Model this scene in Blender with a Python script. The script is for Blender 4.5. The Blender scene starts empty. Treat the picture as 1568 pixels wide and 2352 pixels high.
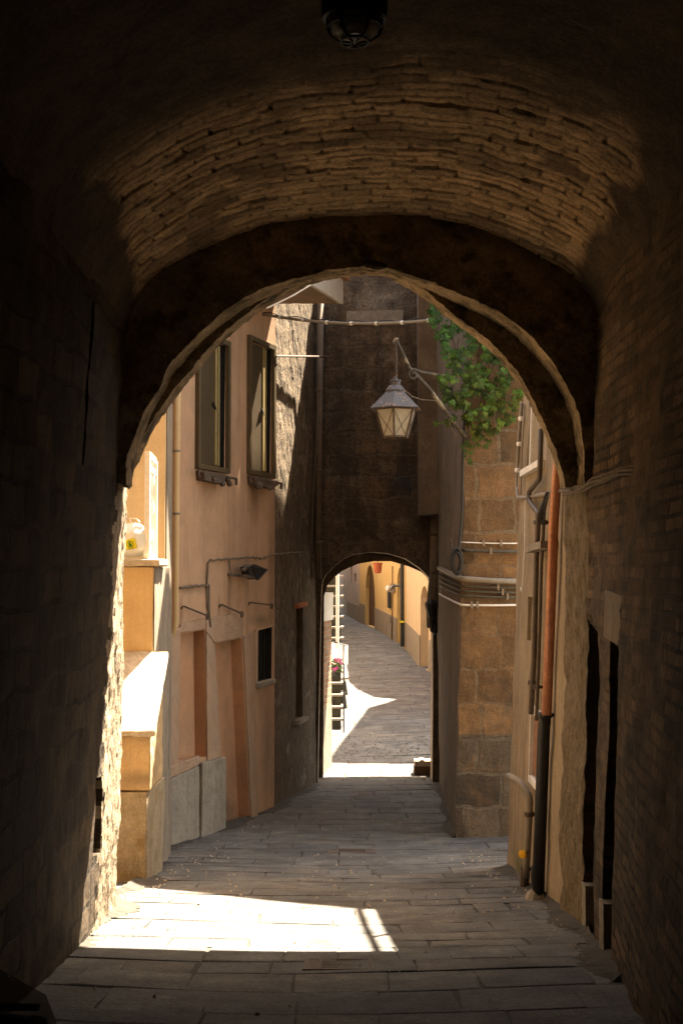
import bpy, bmesh, math, random
import numpy as np
from mathutils import Vector, Matrix

random.seed(7)
rng = np.random.default_rng(11)
SC = bpy.context.scene
COL = SC.collection
R = math.radians

# ------------------------------------------------------------------ camera
F, CX, CY, HOR = 3000.0, 784.0, 1176.0, 1310.0      # photo read at 1568 x 2352
PITCH = math.atan((HOR - CY) / F)
cd = bpy.data.cameras.new('camera')
cd.sensor_fit = 'VERTICAL'; cd.sensor_height = 36.0; cd.sensor_width = 24.0
cd.lens = F / 2352.0 * 36.0
cd.clip_start = 0.05; cd.clip_end = 2000
cam = bpy.data.objects.new('camera', cd)
cam.rotation_euler = (math.pi / 2 + PITCH, 0, 0)
COL.objects.link(cam); SC.camera = cam

# ------------------------------------------------------------------ light
SUN = Vector((0.30, 0.48, 1.0)).normalized()         # direction towards the sun
EL = math.asin(SUN.z); AZ = math.atan2(SUN.x, SUN.y)
W = bpy.data.worlds.new('World'); SC.world = W; W.use_nodes = True
nt = W.node_tree; bg = nt.nodes['Background']
sky = nt.nodes.new('ShaderNodeTexSky'); sky.sky_type = 'NISHITA'; sky.sun_disc = False
sky.sun_elevation = EL; sky.sun_rotation = AZ; sky.dust_density = 2.0
tint = nt.nodes.new('ShaderNodeMix'); tint.data_type = 'RGBA'; tint.blend_type = 'MULTIPLY'
tint.inputs[0].default_value = 1.0
tint.inputs[7].default_value = (1.0, 0.84, 0.62, 1)   # warm white balance of the photograph
nt.links.new(sky.outputs[0], tint.inputs[6]); nt.links.new(tint.outputs[2], bg.inputs[0])
bg.inputs[1].default_value = 0.115
sl = bpy.data.lights.new('sun', 'SUN'); sl.energy = 5.0; sl.angle = R(0.5); sl.color = (1.0, 0.86, 0.66)
so = bpy.data.objects.new('sun', sl); COL.objects.link(so)
so.rotation_euler = (-SUN).to_track_quat('-Z', 'Y').to_euler(); so.location = (4, 8, 20)

vs = SC.view_settings
vs.view_transform = 'Standard'; vs.look = 'None'; vs.gamma = 1.0; vs.exposure = 3.6
vs.use_curve_mapping = False
SC.cycles.max_bounces = 14; SC.cycles.diffuse_bounces = 8
SC.cycles.use_denoising = True
SC.cycles.sample_clamp_indirect = 6.0

# ------------------------------------------------------------------ picture -> place
cp, sp_ = math.cos(PITCH), math.sin(PITCH)
def ray(px, py):
    a = (px - CX) / F; b = (CY - py) / F
    return Vector((a, cp - b * sp_, sp_ + b * cp))
def V(px, py, D):
    d = ray(px, py); return d * (D / d.y)
FD = [-12, -6, 0, 3, 4, 5, 6, 6.9, 8.3, 11, 13, 14.4, 16, 18, 19.5, 22, 26, 30, 34, 38.5, 45, 60, 90, 140]
FH = [1.6, 1.62, 1.66, 1.68, 1.70, 1.77, 1.885, 2.01, 2.2, 2.52, 2.76, 2.84, 2.88, 2.91, 2.88, 2.72, 2.5, 2.32, 2.16, 2.06, 1.94, 1.8, 1.7, 1.6]
_gd = np.arange(-12, 140, 0.1); _gh = np.interp(_gd, FD, FH)
_k = np.exp(-0.5 * (np.arange(-12, 13) / 5.0) ** 2); _k /= _k.sum()
_gh = np.convolve(np.pad(_gh, 12, mode='edge'), _k, mode='valid')
def floor(D): return -float(np.interp(D, _gd, _gh))
def G(px, py):
    lo, hi = 2.0, 80.0
    for _ in range(60):
        mid = (lo + hi) / 2
        if V(px, py, mid).z > floor(mid): lo = mid
        else: hi = mid
    return V(px, py, lo)

# ------------------------------------------------------------------ noise
def _hash(ix, iy, iz):
    n = (ix * 374761393 + iy * 668265263 + iz * 2147483647 + 12345) & 0xFFFFFFFF
    n = ((n ^ (n >> 13)) * 1274126177) & 0xFFFFFFFF
    n = (n ^ (n >> 16)) & 0xFFFFFFFF
    return n / 4294967295.0
def vnoise(p):
    p = np.asarray(p, float); i = np.floor(p).astype(np.int64); f = p - i; u = f * f * (3 - 2 * f)
    r = 0
    for dx in (0, 1):
        for dy in (0, 1):
            for dz in (0, 1):
                w = (u[..., 0] if dx else 1 - u[..., 0]) * (u[..., 1] if dy else 1 - u[..., 1]) * (u[..., 2] if dz else 1 - u[..., 2])
                r = r + w * _hash(i[..., 0] + dx, i[..., 1] + dy, i[..., 2] + dz)
    return r * 2 - 1
def fbm(p, s, o=4, g=0.5):
    p = np.asarray(p, float) * s; a = 1.0; t = 0; n = 0
    for k in range(o):
        t = t + a * vnoise(p + 17.3 * k); n += a; a *= g; p = p * 2.03
    return t / n

# ------------------------------------------------------------------ materials
def nd(t, k, **kw):
    n = t.nodes.new(k)
    for a, b in kw.items(): setattr(n, a, b)
    return n
def mixc(t, fac, a, b, mode='MIX'):
    m = nd(t, 'ShaderNodeMix', data_type='RGBA', blend_type=mode)
    L = t.links
    for s, v in ((0, fac), (6, a), (7, b)):
        if isinstance(v, bpy.types.NodeSocket): L.new(v, m.inputs[s])
        elif isinstance(v, (int, float)): m.inputs[s].default_value = v
        else: m.inputs[s].default_value = (*v[:3], 1)
    return m.outputs[2]
def noise(t, vec, scale, detail=5, rough=.6, w=None):
    n = nd(t, 'ShaderNodeTexNoise'); n.inputs['Scale'].default_value = scale
    n.inputs['Detail'].default_value = detail; n.inputs['Roughness'].default_value = rough
    t.links.new(vec, n.inputs['Vector']); return n.outputs['Fac']
def ramp(t, fac, a, b):
    n = nd(t, 'ShaderNodeMapRange'); n.inputs[1].default_value = a; n.inputs[2].default_value = b
    t.links.new(fac, n.inputs[0]); return n.outputs[0]
def scaled(t, vec, s):
    m = nd(t, 'ShaderNodeMapping'); m.inputs['Scale'].default_value = s
    t.links.new(vec, m.inputs['Vector']); return m.outputs[0]
MATS = {}
def mat(name, c1, c2=None, scale=2.0, rough=.9, bump=.4, bscale=14, bdist=.012, fine=.25, patches=None,
        streak=None, brick=None, spec=.25, metal=0.0, alpha=None, attr=None, trans=0.0, spots=(), base=(0, 0, 0), blend=None):
    """procedural surface: two tones, fine grain, optional patches of a third tone, run-off streaks, masonry joints"""
    m = bpy.data.materials.new(name); m.use_nodes = True; t = m.node_tree; L = t.links
    b = t.nodes['Principled BSDF']
    b.inputs['Roughness'].default_value = rough; b.inputs['Specular IOR Level'].default_value = spec
    b.inputs['Metallic'].default_value = metal
    tc = nd(t, 'ShaderNodeTexCoord'); vec = tc.outputs['Object']
    c2 = c2 or tuple(x * .75 for x in c1)
    n1 = noise(t, vec, scale, 6, .62)
    col = mixc(t, ramp(t, n1, .32, .68), c1, c2)
    hgt = noise(t, vec, bscale, 8, .68)
    if patches:                                     # (colour, scale, low, high)
        pn = noise(t, vec, patches[1], 7, .66)
        col = mixc(t, ramp(t, pn, patches[2], patches[3]), col, patches[0])
    if brick:                                       # dict(dir, w, h, gap, mortar, warp, var)
        sep = nd(t, 'ShaderNodeSeparateXYZ'); L.new(vec, sep.inputs[0])
        def lin(cx, cy, cz):
            vm = nd(t, 'ShaderNodeVectorMath', operation='DOT_PRODUCT'); vm.inputs[1].default_value = (cx, cy, cz)
            L.new(vec, vm.inputs[0]); return vm.outputs['Value']
        du = brick.get('u', (1, 0, 0)); dv = brick.get('v', (0, 0, 1))
        cmb = nd(t, 'ShaderNodeCombineXYZ'); L.new(lin(*du), cmb.inputs[0]); L.new(lin(*dv), cmb.inputs[1])
        wv = nd(t, 'ShaderNodeTexNoise'); wv.inputs['Scale'].default_value = brick.get('wscale', 2.5); wv.inputs['Detail'].default_value = 3
        L.new(vec, wv.inputs['Vector'])
        sub = nd(t, 'ShaderNodeVectorMath', operation='SUBTRACT'); L.new(wv.outputs['Color'], sub.inputs[0]); sub.inputs[1].default_value = (.5, .5, .5)
        sca = nd(t, 'ShaderNodeVectorMath', operation='SCALE'); L.new(sub.outputs[0], sca.inputs[0]); sca.inputs['Scale'].default_value = brick.get('warp', .06)
        add = nd(t, 'ShaderNodeVectorMath', operation='ADD'); L.new(cmb.outputs[0], add.inputs[0]); L.new(sca.outputs[0], add.inputs[1])
        bt = nd(t, 'ShaderNodeTexBrick'); L.new(add.outputs[0], bt.inputs['Vector'])
        bt.inputs['Scale'].default_value = 1.0; bt.inputs['Brick Width'].default_value = brick['w']; bt.inputs['Row Height'].default_value = brick['h']
        bt.inputs['Mortar Size'].default_value = brick['gap']; bt.inputs['Mortar Smooth'].default_value = .4; bt.inputs['Bias'].default_value = 0
        v = brick.get('var', .35)
        bt.inputs['Color1'].default_value = (1 + v, 1 + v * .9, 1 + v * .8, 1); bt.inputs['Color2'].default_value = (1 - v, 1 - v, 1 - v, 1)
        bt.inputs['Mortar'].default_value = (1, 1, 1, 1)
        bt.offset_frequency = 2; bt.squash_frequency = 3; bt.squash = brick.get('squash', .7)
        col = mixc(t, 1.0, col, bt.outputs['Color'], 'MULTIPLY')
        mfac = bt.outputs['Fac']
        if 'worn' in brick:                          # plaster hides the joints in places
            wn = noise(t, vec, brick['worn'], 5, .6)
            mm = nd(t, 'ShaderNodeMath', operation='MULTIPLY'); L.new(mfac, mm.inputs[0]); L.new(ramp(t, wn, .42, .6), mm.inputs[1]); mfac = mm.outputs[0]
        col = mixc(t, mfac, col, brick['mortar'])
        mh = nd(t, 'ShaderNodeMath', operation='MULTIPLY'); L.new(mfac, mh.inputs[0]); mh.inputs[1].default_value = brick.get('depth', 1.0)
        sb = nd(t, 'ShaderNodeMath', operation='SUBTRACT'); L.new(hgt, sb.inputs[0]); L.new(mh.outputs[0], sb.inputs[1]); hgt = sb.outputs[0]
    if streak:                                      # (colour, strength, xscale)
        sv = scaled(t, vec, (streak[2], streak[2], streak[2] * .07))
        sn = noise(t, sv, 1.0, 6, .65)
        sm = nd(t, 'ShaderNodeMath', operation='MULTIPLY'); L.new(ramp(t, sn, .48, .72), sm.inputs[0]); sm.inputs[1].default_value = streak[1]
        col = mixc(t, sm.outputs[0], col, streak[0])
    for (c_, r_, sc_, st_) in spots:                # stains with a place of their own: rust runs, soot, bare patches
        sb_ = nd(t, 'ShaderNodeVectorMath', operation='SUBTRACT'); L.new(vec, sb_.inputs[0]); sb_.inputs[1].default_value = tuple(a - b_ for a, b_ in zip(c_, base))
        dv_ = nd(t, 'ShaderNodeVectorMath', operation='DIVIDE'); L.new(sb_.outputs[0], dv_.inputs[0]); dv_.inputs[1].default_value = r_
        ln = nd(t, 'ShaderNodeVectorMath', operation='LENGTH'); L.new(dv_.outputs[0], ln.inputs[0])
        wn_ = noise(t, vec, 4.5, 6, .7); ad = nd(t, 'ShaderNodeMath', operation='MULTIPLY_ADD'); L.new(wn_, ad.inputs[0]); ad.inputs[1].default_value = 1.4; L.new(ln.outputs['Value'], ad.inputs[2])
        mr = nd(t, 'ShaderNodeMapRange'); mr.inputs[1].default_value = .75; mr.inputs[2].default_value = 1.6; mr.inputs[3].default_value = st_; mr.inputs[4].default_value = 0; L.new(ad.outputs[0], mr.inputs[0])
        col = mixc(t, mr.outputs[0], col, sc_)
    if blend:                                       # second masonry where the 'tone' mask says so
        at = nd(t, 'ShaderNodeAttribute', attribute_name='mask')
        n2_ = noise(t, vec, 3.2, 6, .6); other = mixc(t, ramp(t, n2_, .32, .68), blend[0], blend[1])
        col = mixc(t, at.outputs['Fac'], col, other)
    if attr:
        at = nd(t, 'ShaderNodeAttribute', attribute_name='tone')
        col = mixc(t, 1.0, col, at.outputs['Color'], 'MULTIPLY')
    if fine:
        fn = noise(t, vec, bscale * 2.7, 6, .75)
        g = nd(t, 'ShaderNodeMapRange'); g.inputs[1].default_value = .34; g.inputs[2].default_value = .66
        g.inputs[3].default_value = 1 - fine; g.inputs[4].default_value = 1 + fine; L.new(fn, g.inputs[0])
        gn = noise(t, vec, max(3.5, scale * 2.4), 7, .72); gm = nd(t, 'ShaderNodeMapRange'); gm.inputs[1].default_value = .33; gm.inputs[2].default_value = .67
        gm.inputs[3].default_value = 1 - fine * .7; gm.inputs[4].default_value = 1 + fine * .7; L.new(gn, gm.inputs[0])
        pm = nd(t, 'ShaderNodeMath', operation='MULTIPLY'); L.new(g.outputs[0], pm.inputs[0]); L.new(gm.outputs[0], pm.inputs[1]); g = pm
        cc = nd(t, 'ShaderNodeCombineXYZ')
        for k in range(3): L.new(g.outputs[0], cc.inputs[k])
        col = mixc(t, 1.0, col, cc.outputs[0], 'MULTIPLY')
    L.new(col, b.inputs['Base Color'])
    if bump:
        bn = nd(t, 'ShaderNodeBump'); bn.inputs['Strength'].default_value = bump; bn.inputs['Distance'].default_value = bdist
        L.new(hgt, bn.inputs['Height']); L.new(bn.outputs[0], b.inputs['Normal'])
    if trans:
        b.inputs['Transmission Weight'].default_value = trans
    MATS[name] = m
    return m

# ------------------------------------------------------------------ mesh building
class MB:
    def __init__(s): s.v = []; s.f = []; s.m = []; s.tone = []
    def add(s, vs_, fs, mi=0, tone=None):
        o = len(s.v); s.v += [tuple(p) for p in vs_]
        for f in fs: s.f.append(tuple(i + o for i in f)); s.m.append(mi); s.tone.append(tone)
        return s
    def hexa(s, p, mi=0):                           # 4 bottom, 4 top
        return s.add(p, [(0, 3, 2, 1), (4, 5, 6, 7), (0, 1, 5, 4), (1, 2, 6, 5), (2, 3, 7, 6), (3, 0, 4, 7)], mi)
    def box(s, x0, x1, y0, y1, z0, z1, mi=0):
        return s.hexa([(x0, y0, z0), (x1, y0, z0), (x1, y1, z0), (x0, y1, z0), (x0, y0, z1), (x1, y0, z1), (x1, y1, z1), (x0, y1, z1)], mi)
    def beam(s, a, b, w, h, mi=0, up=(0, 0, 1)):    # rectangular bar from a to b
        a = Vector(a); b = Vector(b); d = (b - a).normalized(); r = d.cross(Vector(up))
        if r.length < 1e-4: r = d.cross(Vector((1, 0, 0)))
        r.normalize(); u = r.cross(d); r *= w / 2; u *= h / 2
        return s.hexa([a - r - u, a + r - u, b + r - u, b - r - u, a - r + u, a + r + u, b + r + u, b - r + u], mi)
    def prism(s, poly, off, mi=0):
        n = len(poly); off = Vector(off); P = [Vector(p) for p in poly]
        return s.add(P + [p + off for p in P], [tuple(range(n))[::-1], tuple(range(n, 2 * n))] + [(i, (i + 1) % n, n + (i + 1) % n, n + i) for i in range(n)], mi)
    def tube(s, pts, r, n=8, mi=0, cap=True):
        P = [Vector(p) for p in pts]; rr = r if isinstance(r, (list, tuple)) else [r] * len(P)
        T = [(P[min(i + 1, len(P) - 1)] - P[max(i - 1, 0)]).normalized() for i in range(len(P))]
        u = T[0].orthogonal().normalized(); vs_ = []
        for i, p in enumerate(P):
            u = (u - T[i] * u.dot(T[i]))
            if u.length < 1e-6: u = T[i].orthogonal()
            u.normalize(); w = T[i].cross(u)
            for k in range(n):
                a = 2 * math.pi * k / n
                vs_.append(p + (u * math.cos(a) + w * math.sin(a)) * rr[i])
        fs = [(i * n + k, i * n + (k + 1) % n, (i + 1) * n + (k + 1) % n, (i + 1) * n + k) for i in range(len(P) - 1) for k in range(n)]
        if cap: fs += [tuple(range(n))[::-1], tuple(range((len(P) - 1) * n, len(P) * n))]
        return s.add(vs_, fs, mi)
    def lathe(s, c, prof, n=20, mi=0, axis=(0, 0, 1)):
        c = Vector(c); ax = Vector(axis).normalized(); u = ax.orthogonal().normalized(); w = ax.cross(u)
        vs_ = [c + ax * z + (u * math.cos(2 * math.pi * k / n) + w * math.sin(2 * math.pi * k / n)) * max(r, 1e-4) for r, z in prof for k in range(n)]
        fs = [(i * n + k, i * n + (k + 1) % n, (i + 1) * n + (k + 1) % n, (i + 1) * n + k) for i in range(len(prof) - 1) for k in range(n)]
        fs += [tuple(range(n))[::-1], tuple(range((len(prof) - 1) * n, len(prof) * n))]
        return s.add(vs_, fs, mi)
    def grid(s, A, mi=0):                            # A: nu x nv x 3
        nu, nv = A.shape[:2]
        return s.add([tuple(p) for p in A.reshape(-1, 3)], [(i * nv + j, (i + 1) * nv + j, (i + 1) * nv + j + 1, i * nv + j + 1) for i in range(nu - 1) for j in range(nv - 1)], mi)
    def blob(s, c, r, n=12, mi=0, amp=.0, sc=3.0, squash=(1, 1, 1), flat=None):
        vs_ = []; c = Vector(c)
        for i in range(n + 1):
            th = math.pi * i / n
            for k in range(2 * n):
                ph = math.pi * k / n
                d = np.array([math.sin(th) * math.cos(ph), math.sin(th) * math.sin(ph), math.cos(th)])
                q = r * (1 + (amp * float(fbm(d[None] + np.array(c)[None], sc, 4)[0]) if amp else 0))
                p = Vector((d[0] * squash[0], d[1] * squash[1], d[2] * squash[2])) * q
                if flat is not None and p.z < flat: p.z = flat
                vs_.append(c + p)
        m = 2 * n
        return s.add(vs_, [(i * m + k, (i + 1) * m + k, (i + 1) * m + (k + 1) % m, i * m + (k + 1) % m) for i in range(n) for k in range(m)], mi)
    def build(s, name, mats, parent=None, loc=None, smooth=False, recalc=True):
        if not isinstance(mats, (list, tuple)): mats = [mats]
        base = Vector((0, 0, 0))
        if parent is not None:
            q = parent
            while q is not None: base = base + q.location; q = q.parent
        if loc is not None: base = base + Vector(loc)
        me = bpy.data.meshes.new(name)
        me.from_pydata([tuple(Vector(p) - base) for p in s.v], [], s.f)
        for m in mats: me.materials.append(m)
        me.polygons.foreach_set('material_index', s.m)
        if any(t is not None for t in s.tone):
            ca = me.color_attributes.new('tone', 'FLOAT_COLOR', 'CORNER')
            arr = np.ones((len(me.loops), 4), np.float32); li = 0
            for f, t in zip(s.f, s.tone):
                if t is not None: arr[li:li + len(f), :3] = t
                li += len(f)
            ca.data.foreach_set('color', arr.ravel())
        elif recalc:
            bm = bmesh.new(); bm.from_mesh(me); bmesh.ops.remove_doubles(bm, verts=bm.verts, dist=1e-5)
            bmesh.ops.recalc_face_normals(bm, faces=bm.faces); bm.to_mesh(me); bm.free()
        if smooth: me.polygons.foreach_set('use_smooth', [True] * len(me.polygons))
        me.update()
        o = bpy.data.objects.new(name, me); COL.objects.link(o)
        if loc is not None: o.location = loc
        if parent is not None: o.parent = parent
        return o
def tag(o, label=None, cat=None, group=None, kind=None):
    if label: o['label'] = label
    if cat: o['category'] = cat
    if group: o['group'] = group
    if kind: o['kind'] = kind
    return o
def thing(name, label, cat, loc, group=None):
    o = bpy.data.objects.new(name, None); COL.objects.link(o); o.location = loc; o.empty_display_size = .2
    return tag(o, label, cat, group)
def solo(name, mb, m, label, cat, loc, group=None, smooth=False):
    return tag(mb.build(name, m, None, loc, smooth), label, cat, group)
class Fr:                                            # an upright wall plane
    def __init__(s, a, b):
        s.o = Vector((a[0], a[1], 0)); d = Vector((b[0] - a[0], b[1] - a[1], 0)); s.L = d.length; s.u = d.normalized()
        s.n = Vector((s.u.y, -s.u.x, 0))            # to the right of a->b
    def at(s, t, z, d=0.0): return s.o + s.u * t + Vector((0, 0, z)) + s.n * d
    def px(s, px, py):
        r = ray(px, py); k = s.o.dot(s.n) / r.dot(s.n); p = r * k
        return ((p - s.o).dot(s.u), p.z)
    def P(s, px, py, d=0.0):
        t, z = s.px(px, py); return s.at(t, z, d)
def holed(mb, fr, outer, holes, thick, mi=0):
    """wall with openings; each hole: (polygon, depth, material of reveal, material of back or None)"""
    bm = bmesh.new(); E = []
    for loop in [outer] + [h[0] for h in holes]:
        vv = [bm.verts.new((p[0], p[1], 0)) for p in loop]
        E += [bm.edges.new((vv[i], vv[(i + 1) % len(vv)])) for i in range(len(vv))]
    bmesh.ops.triangle_fill(bm, use_beauty=True, use_dissolve=False, edges=E, normal=(0, 0, 1))
    bm.verts.index_update()
    mb.add([fr.at(v.co.x, v.co.y) for v in bm.verts], [tuple(v.index for v in f.verts) for f in bm.faces], mi); bm.free()
    n = len(outer)
    mb.add([fr.at(*p) for p in outer] + [fr.at(p[0], p[1], -thick) for p in outer], [(i, (i + 1) % n, n + (i + 1) % n, n + i) for i in range(n)] + ([tuple(range(n, 2 * n))] if all(h[3] is not None for h in holes) else []), mi)
    for poly, dep, mr, mbk in holes:
        n = len(poly)
        mb.add([fr.at(*p) for p in poly] + [fr.at(p[0], p[1], -dep) for p in poly], [(i, (i + 1) % n, n + (i + 1) % n, n + i) for i in range(n)], mr)
        if mbk is not None: mb.add([fr.at(p[0], p[1], -dep) for p in poly], [tuple(range(n))], mbk)
def text_mb(mb, txt, size, o, ux, uy, mi=0):
    cu = bpy.data.curves.new('t', 'FONT'); cu.body = txt; cu.size = size
    ob = bpy.data.objects.new('t', cu); COL.objects.link(ob)
    dg = bpy.context.evaluated_depsgraph_get(); me = bpy.data.meshes.new_from_object(ob.evaluated_get(dg))
    o = Vector(o); ux = Vector(ux); uy = Vector(uy)
    mb.add([o + ux * v.co.x + uy * v.co.y for v in me.vertices], [tuple(p.vertices) for p in me.polygons], mi)
    bpy.data.objects.remove(ob); bpy.data.curves.remove(cu); bpy.data.meshes.remove(me)

# ------------------------------------------------------------------ palette
M_street = mat('paving_stone', (.108, .103, .097), (.074, .071, .068), 1.6, .85, .8, 30, .010, .5, patches=((.15, .137, .12), 2.0, .54, .70), attr=True, spec=.25)
M_joint = mat('joint_dirt', (.045, .04, .034), (.07, .062, .052), 3, 1, .6, 40, .01)
M_earth = mat('earth', (.12, .10, .08), None, 1)
M_vplaster = mat('vault_plaster', (.24, .165, .095), (.14, .10, .06), 2.2, .95, .7, 16, .02, .35, patches=((.045, .032, .02), 3.0, .55, .72))
M_vbrick = mat('vault_brick', (.50, .335, .175), (.33, .22, .115), 3.0, .95, .9, 22, .02, .45, patches=((.10, .085, .04), 5.0, .54, .70))
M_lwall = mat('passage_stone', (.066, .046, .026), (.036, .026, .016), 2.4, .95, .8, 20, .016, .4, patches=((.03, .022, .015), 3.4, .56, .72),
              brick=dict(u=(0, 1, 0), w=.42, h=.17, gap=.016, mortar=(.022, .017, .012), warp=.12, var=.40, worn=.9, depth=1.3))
M_rwall = mat('passage_brick', (.125, .082, .046), (.075, .052, .031), 2.4, .95, .8, 16, .02, .35, patches=((.04, .03, .02), 2.5, .52, .7),
              brick=dict(u=(0, 1, 0), w=.25, h=.066, gap=.011, mortar=(.03, .023, .016), warp=.03, var=.45, worn=1.0, depth=1.6))
M_archface = mat('arch_plaster', (.40, .295, .18), (.20, .15, .09), 3.0, .95, .8, 20, .02, .4, patches=((.08, .062, .034), 5.0, .49, .62))
M_dark = mat('unlit_black', (.012, .011, .010), None, 2, .9, 0, fine=0)  # near-black that puts the shade of unlit recesses into the colour
M_pilaster = mat('pale_pilaster', (.38, .245, .155), (.31, .205, .135), 1.8, .92, .3, 26, .006, .12, patches=((.33, .25, .19), 2.4, .52, .75), streak=((.2, .14, .1), .5, 7.0))
M_cement = mat('cement_plinth', (.30, .25, .19), (.22, .185, .145), 2.2, .92, .4, 20, .008, .2, streak=((.13, .11, .085), .6, 8.0))
M_yellow = mat('ochre_plaster', (.58, .40, .205), (.51, .345, .17), 1.2, .92, .2, 30, .005, .08, patches=((.44, .29, .14), 1.5, .55, .8), streak=((.36, .22, .10), .35, 6.0))
M_coping = mat('pale_stone_cap', (.46, .38, .28), (.36, .295, .22), 5, .9, .5, 22, .008, .25)
M_greyside = mat('weathered_render', (.25, .195, .14), (.19, .15, .11), 3, .92, .4, 22, .008, .2, streak=((.11, .09, .07), .6, 7.0))
M_ebrick = mat('old_rubble', (.17, .122, .074), (.09, .065, .042), 5, .95, .9, 22, .02, .45, patches=((.28, .21, .14), 3.2, .56, .70))
_DB = dict(u=(1, 0, 0), w=.46, h=.30, gap=.02, mortar=(.10, .078, .054), warp=.16, wscale=3.5, var=.28, worn=1.2, depth=.5)
M_dwall2 = None
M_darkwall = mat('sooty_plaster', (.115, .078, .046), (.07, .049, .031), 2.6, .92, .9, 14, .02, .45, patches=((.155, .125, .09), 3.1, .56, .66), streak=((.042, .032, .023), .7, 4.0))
_ASH = dict(u=(1, 0, 0), w=.52, h=.36, gap=.022, mortar=(.155, .115, .072), warp=.10, wscale=5, var=.35, depth=.6, worn=2.2)
M_ashlar = mat('tufa_blocks', (.185, .108, .050), (.12, .074, .039), 3.2, .95, .8, 24, .016, .3, patches=((.08, .06, .04), 1.3, .55, .70), brick=_ASH)
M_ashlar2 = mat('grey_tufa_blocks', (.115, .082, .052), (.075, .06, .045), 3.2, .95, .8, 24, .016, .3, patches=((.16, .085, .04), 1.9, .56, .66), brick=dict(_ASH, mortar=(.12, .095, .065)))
M_sideplaster = mat('grey_brown_plaster', (.17, .13, .095), (.12, .092, .068), 2.2, .92, .45, 20, .012, .25, streak=((.08, .063, .048), .65, 5.0), patches=((.22, .17, .12), 2.0, .58, .75))
M_rplaster = mat('sandy_plaster', (.29, .22, .14), (.225, .172, .108), 2.0, .92, .4, 22, .01, .18, streak=((.19, .145, .09), .65, 9.0), patches=((.22, .18, .09), 1.6, .6, .8))
M_jamb2 = mat('arch_jamb_brick', (.33, .17, .10), (.25, .15, .09), 4, .95, .8, 20, .02, .3,
              brick=dict(u=(.15, .98, 0), w=.26, h=.075, gap=.014, mortar=(.3, .25, .18), warp=.03, var=.3, depth=1.0))
M_stone = mat('grey_stone', (.27, .225, .17), (.18, .15, .115), 5, .92, .7, 24, .015, .3)
M_pier = mat('pier_plaster', (.175, .13, .078), (.115, .085, .052), 3.0, .92, .7, 18, .015, .3, patches=((.09, .07, .042), 2.6, .55, .7), streak=((.10, .075, .045), .6, 7.0))
M_iron = mat('rusty_iron', (.095, .06, .04), (.05, .036, .026), 14, .75, .4, 50, .004, .3, spec=.4)
M_dimpipe = mat('grimy_conduit', (.085, .072, .05), (.055, .047, .034), 9, .7, .3, 40, .003, .3)
M_black = mat('black_cast_iron', (.014, .014, .013), (.022, .02, .017), 8, .55, .2, 40, .003, .2, spec=.4)
M_copper = mat('copper_pipe', (.56, .235, .115), (.42, .16, .075), 5, .45, .25, 14, .006, .2, spec=.5, metal=.15, streak=((.30, .12, .06), .5, 20.0))
M_pipe = mat('old_gas_pipe', (.13, .092, .06), (.08, .058, .04), 10, .6, .3, 40, .003, .25, spec=.4)
M_pvc = mat('grey_conduit', (.25, .21, .16), (.19, .16, .125), 8, .6, .15, 40, .003, .15, spec=.35)
M_white = mat('white_paint', (.74, .70, .63), (.64, .59, .52), 8, .7, .3, 40, .004, .12)
M_cream = mat('cream_plaster', (.58, .43, .25), (.51, .38, .22), .8, .92, .2, 20, .006, .1, streak=((.45, .30, .15), .4, 3.0))
M_farYel = mat('saffron_plaster', (.60, .41, .155), (.52, .355, .135), .7, .92, .2, 20, .006, .1, streak=((.42, .27, .1), .4, 3.0))
M_farGrey = mat('lilac_grey_plaster', (.44, .36, .30), (.36, .30, .25), .7, .92, .2, 20, .006, .1, streak=((.28, .22, .17), .5, 3.0))
M_farDado = mat('grey_dado', (.27, .215, .145), (.21, .17, .12), 2, .92, .3, 20, .006, .15)
M_red = mat('red_plaster', (.38, .13, .055), None, 2, .92, .2, 20)
M_wood = mat('brown_wood', (.14, .075, .036), (.085, .045, .022), 6, .65, .4, 30, .004, .25)
M_frame = mat('olive_window_frame', (.09, .063, .03), (.065, .046, .022), 8, .55, .15, 40, .002, .12, spec=.4)
M_screen = mat('brown_blind', (.075, .053, .03), (.06, .043, .025), 3, .95, .1, 60, .002, .08, spec=.05)
M_sash = mat('yellow_sash', (.27, .205, .085), (.22, .165, .07), 6, .6, .1, 40, .002, .1)
M_glass = mat('dark_glass', (.02, .02, .02), None, 1, .08, 0, fine=0, spec=.6)
M_lamp = mat('milky_lamp_glass', (.33, .29, .215), (.27, .235, .17), 5, .5, .05, 30, .002, .12, patches=((.24, .2, .13), 6, .6, .8), spec=.4)
M_lroof = mat('rust_spotted_enamel', (.065, .06, .062), (.045, .042, .045), 9, .6, .3, 40, .003, .2, patches=((.34, .17, .07), 16, .57, .66), spec=.4)
M_bag = mat('white_plastic', (.72, .69, .62), (.66, .62, .54), 6, .45, .25, 12, .02, .05, spec=.5)
M_ylw = mat('yellow_print', (.72, .62, .015), None, 4, .5, 0, fine=0)
M_grn = mat('green_print', (.06, .20, .02), None, 4, .5, 0, fine=0)
M_leaf = mat('creeper_leaf', (.026, .066, .011), (.05, .098, .012), 7, .6, .2, 60, .002, .3, attr=True, spec=.18)
M_stem = mat('vine_stem', (.09, .06, .035), None, 8, .9, .4, 50)
M_fpink = mat('pink_petal', (.75, .08, .36), (.8, .2, .5), 20, .6, 0, fine=0)
M_terra = mat('terracotta', (.42, .12, .05), None, 8, .85, .2, 40)
M_cloth = mat('white_cloth', (.8, .78, .74), None, 6, .9, .2, 60, .002, .03)
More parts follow.
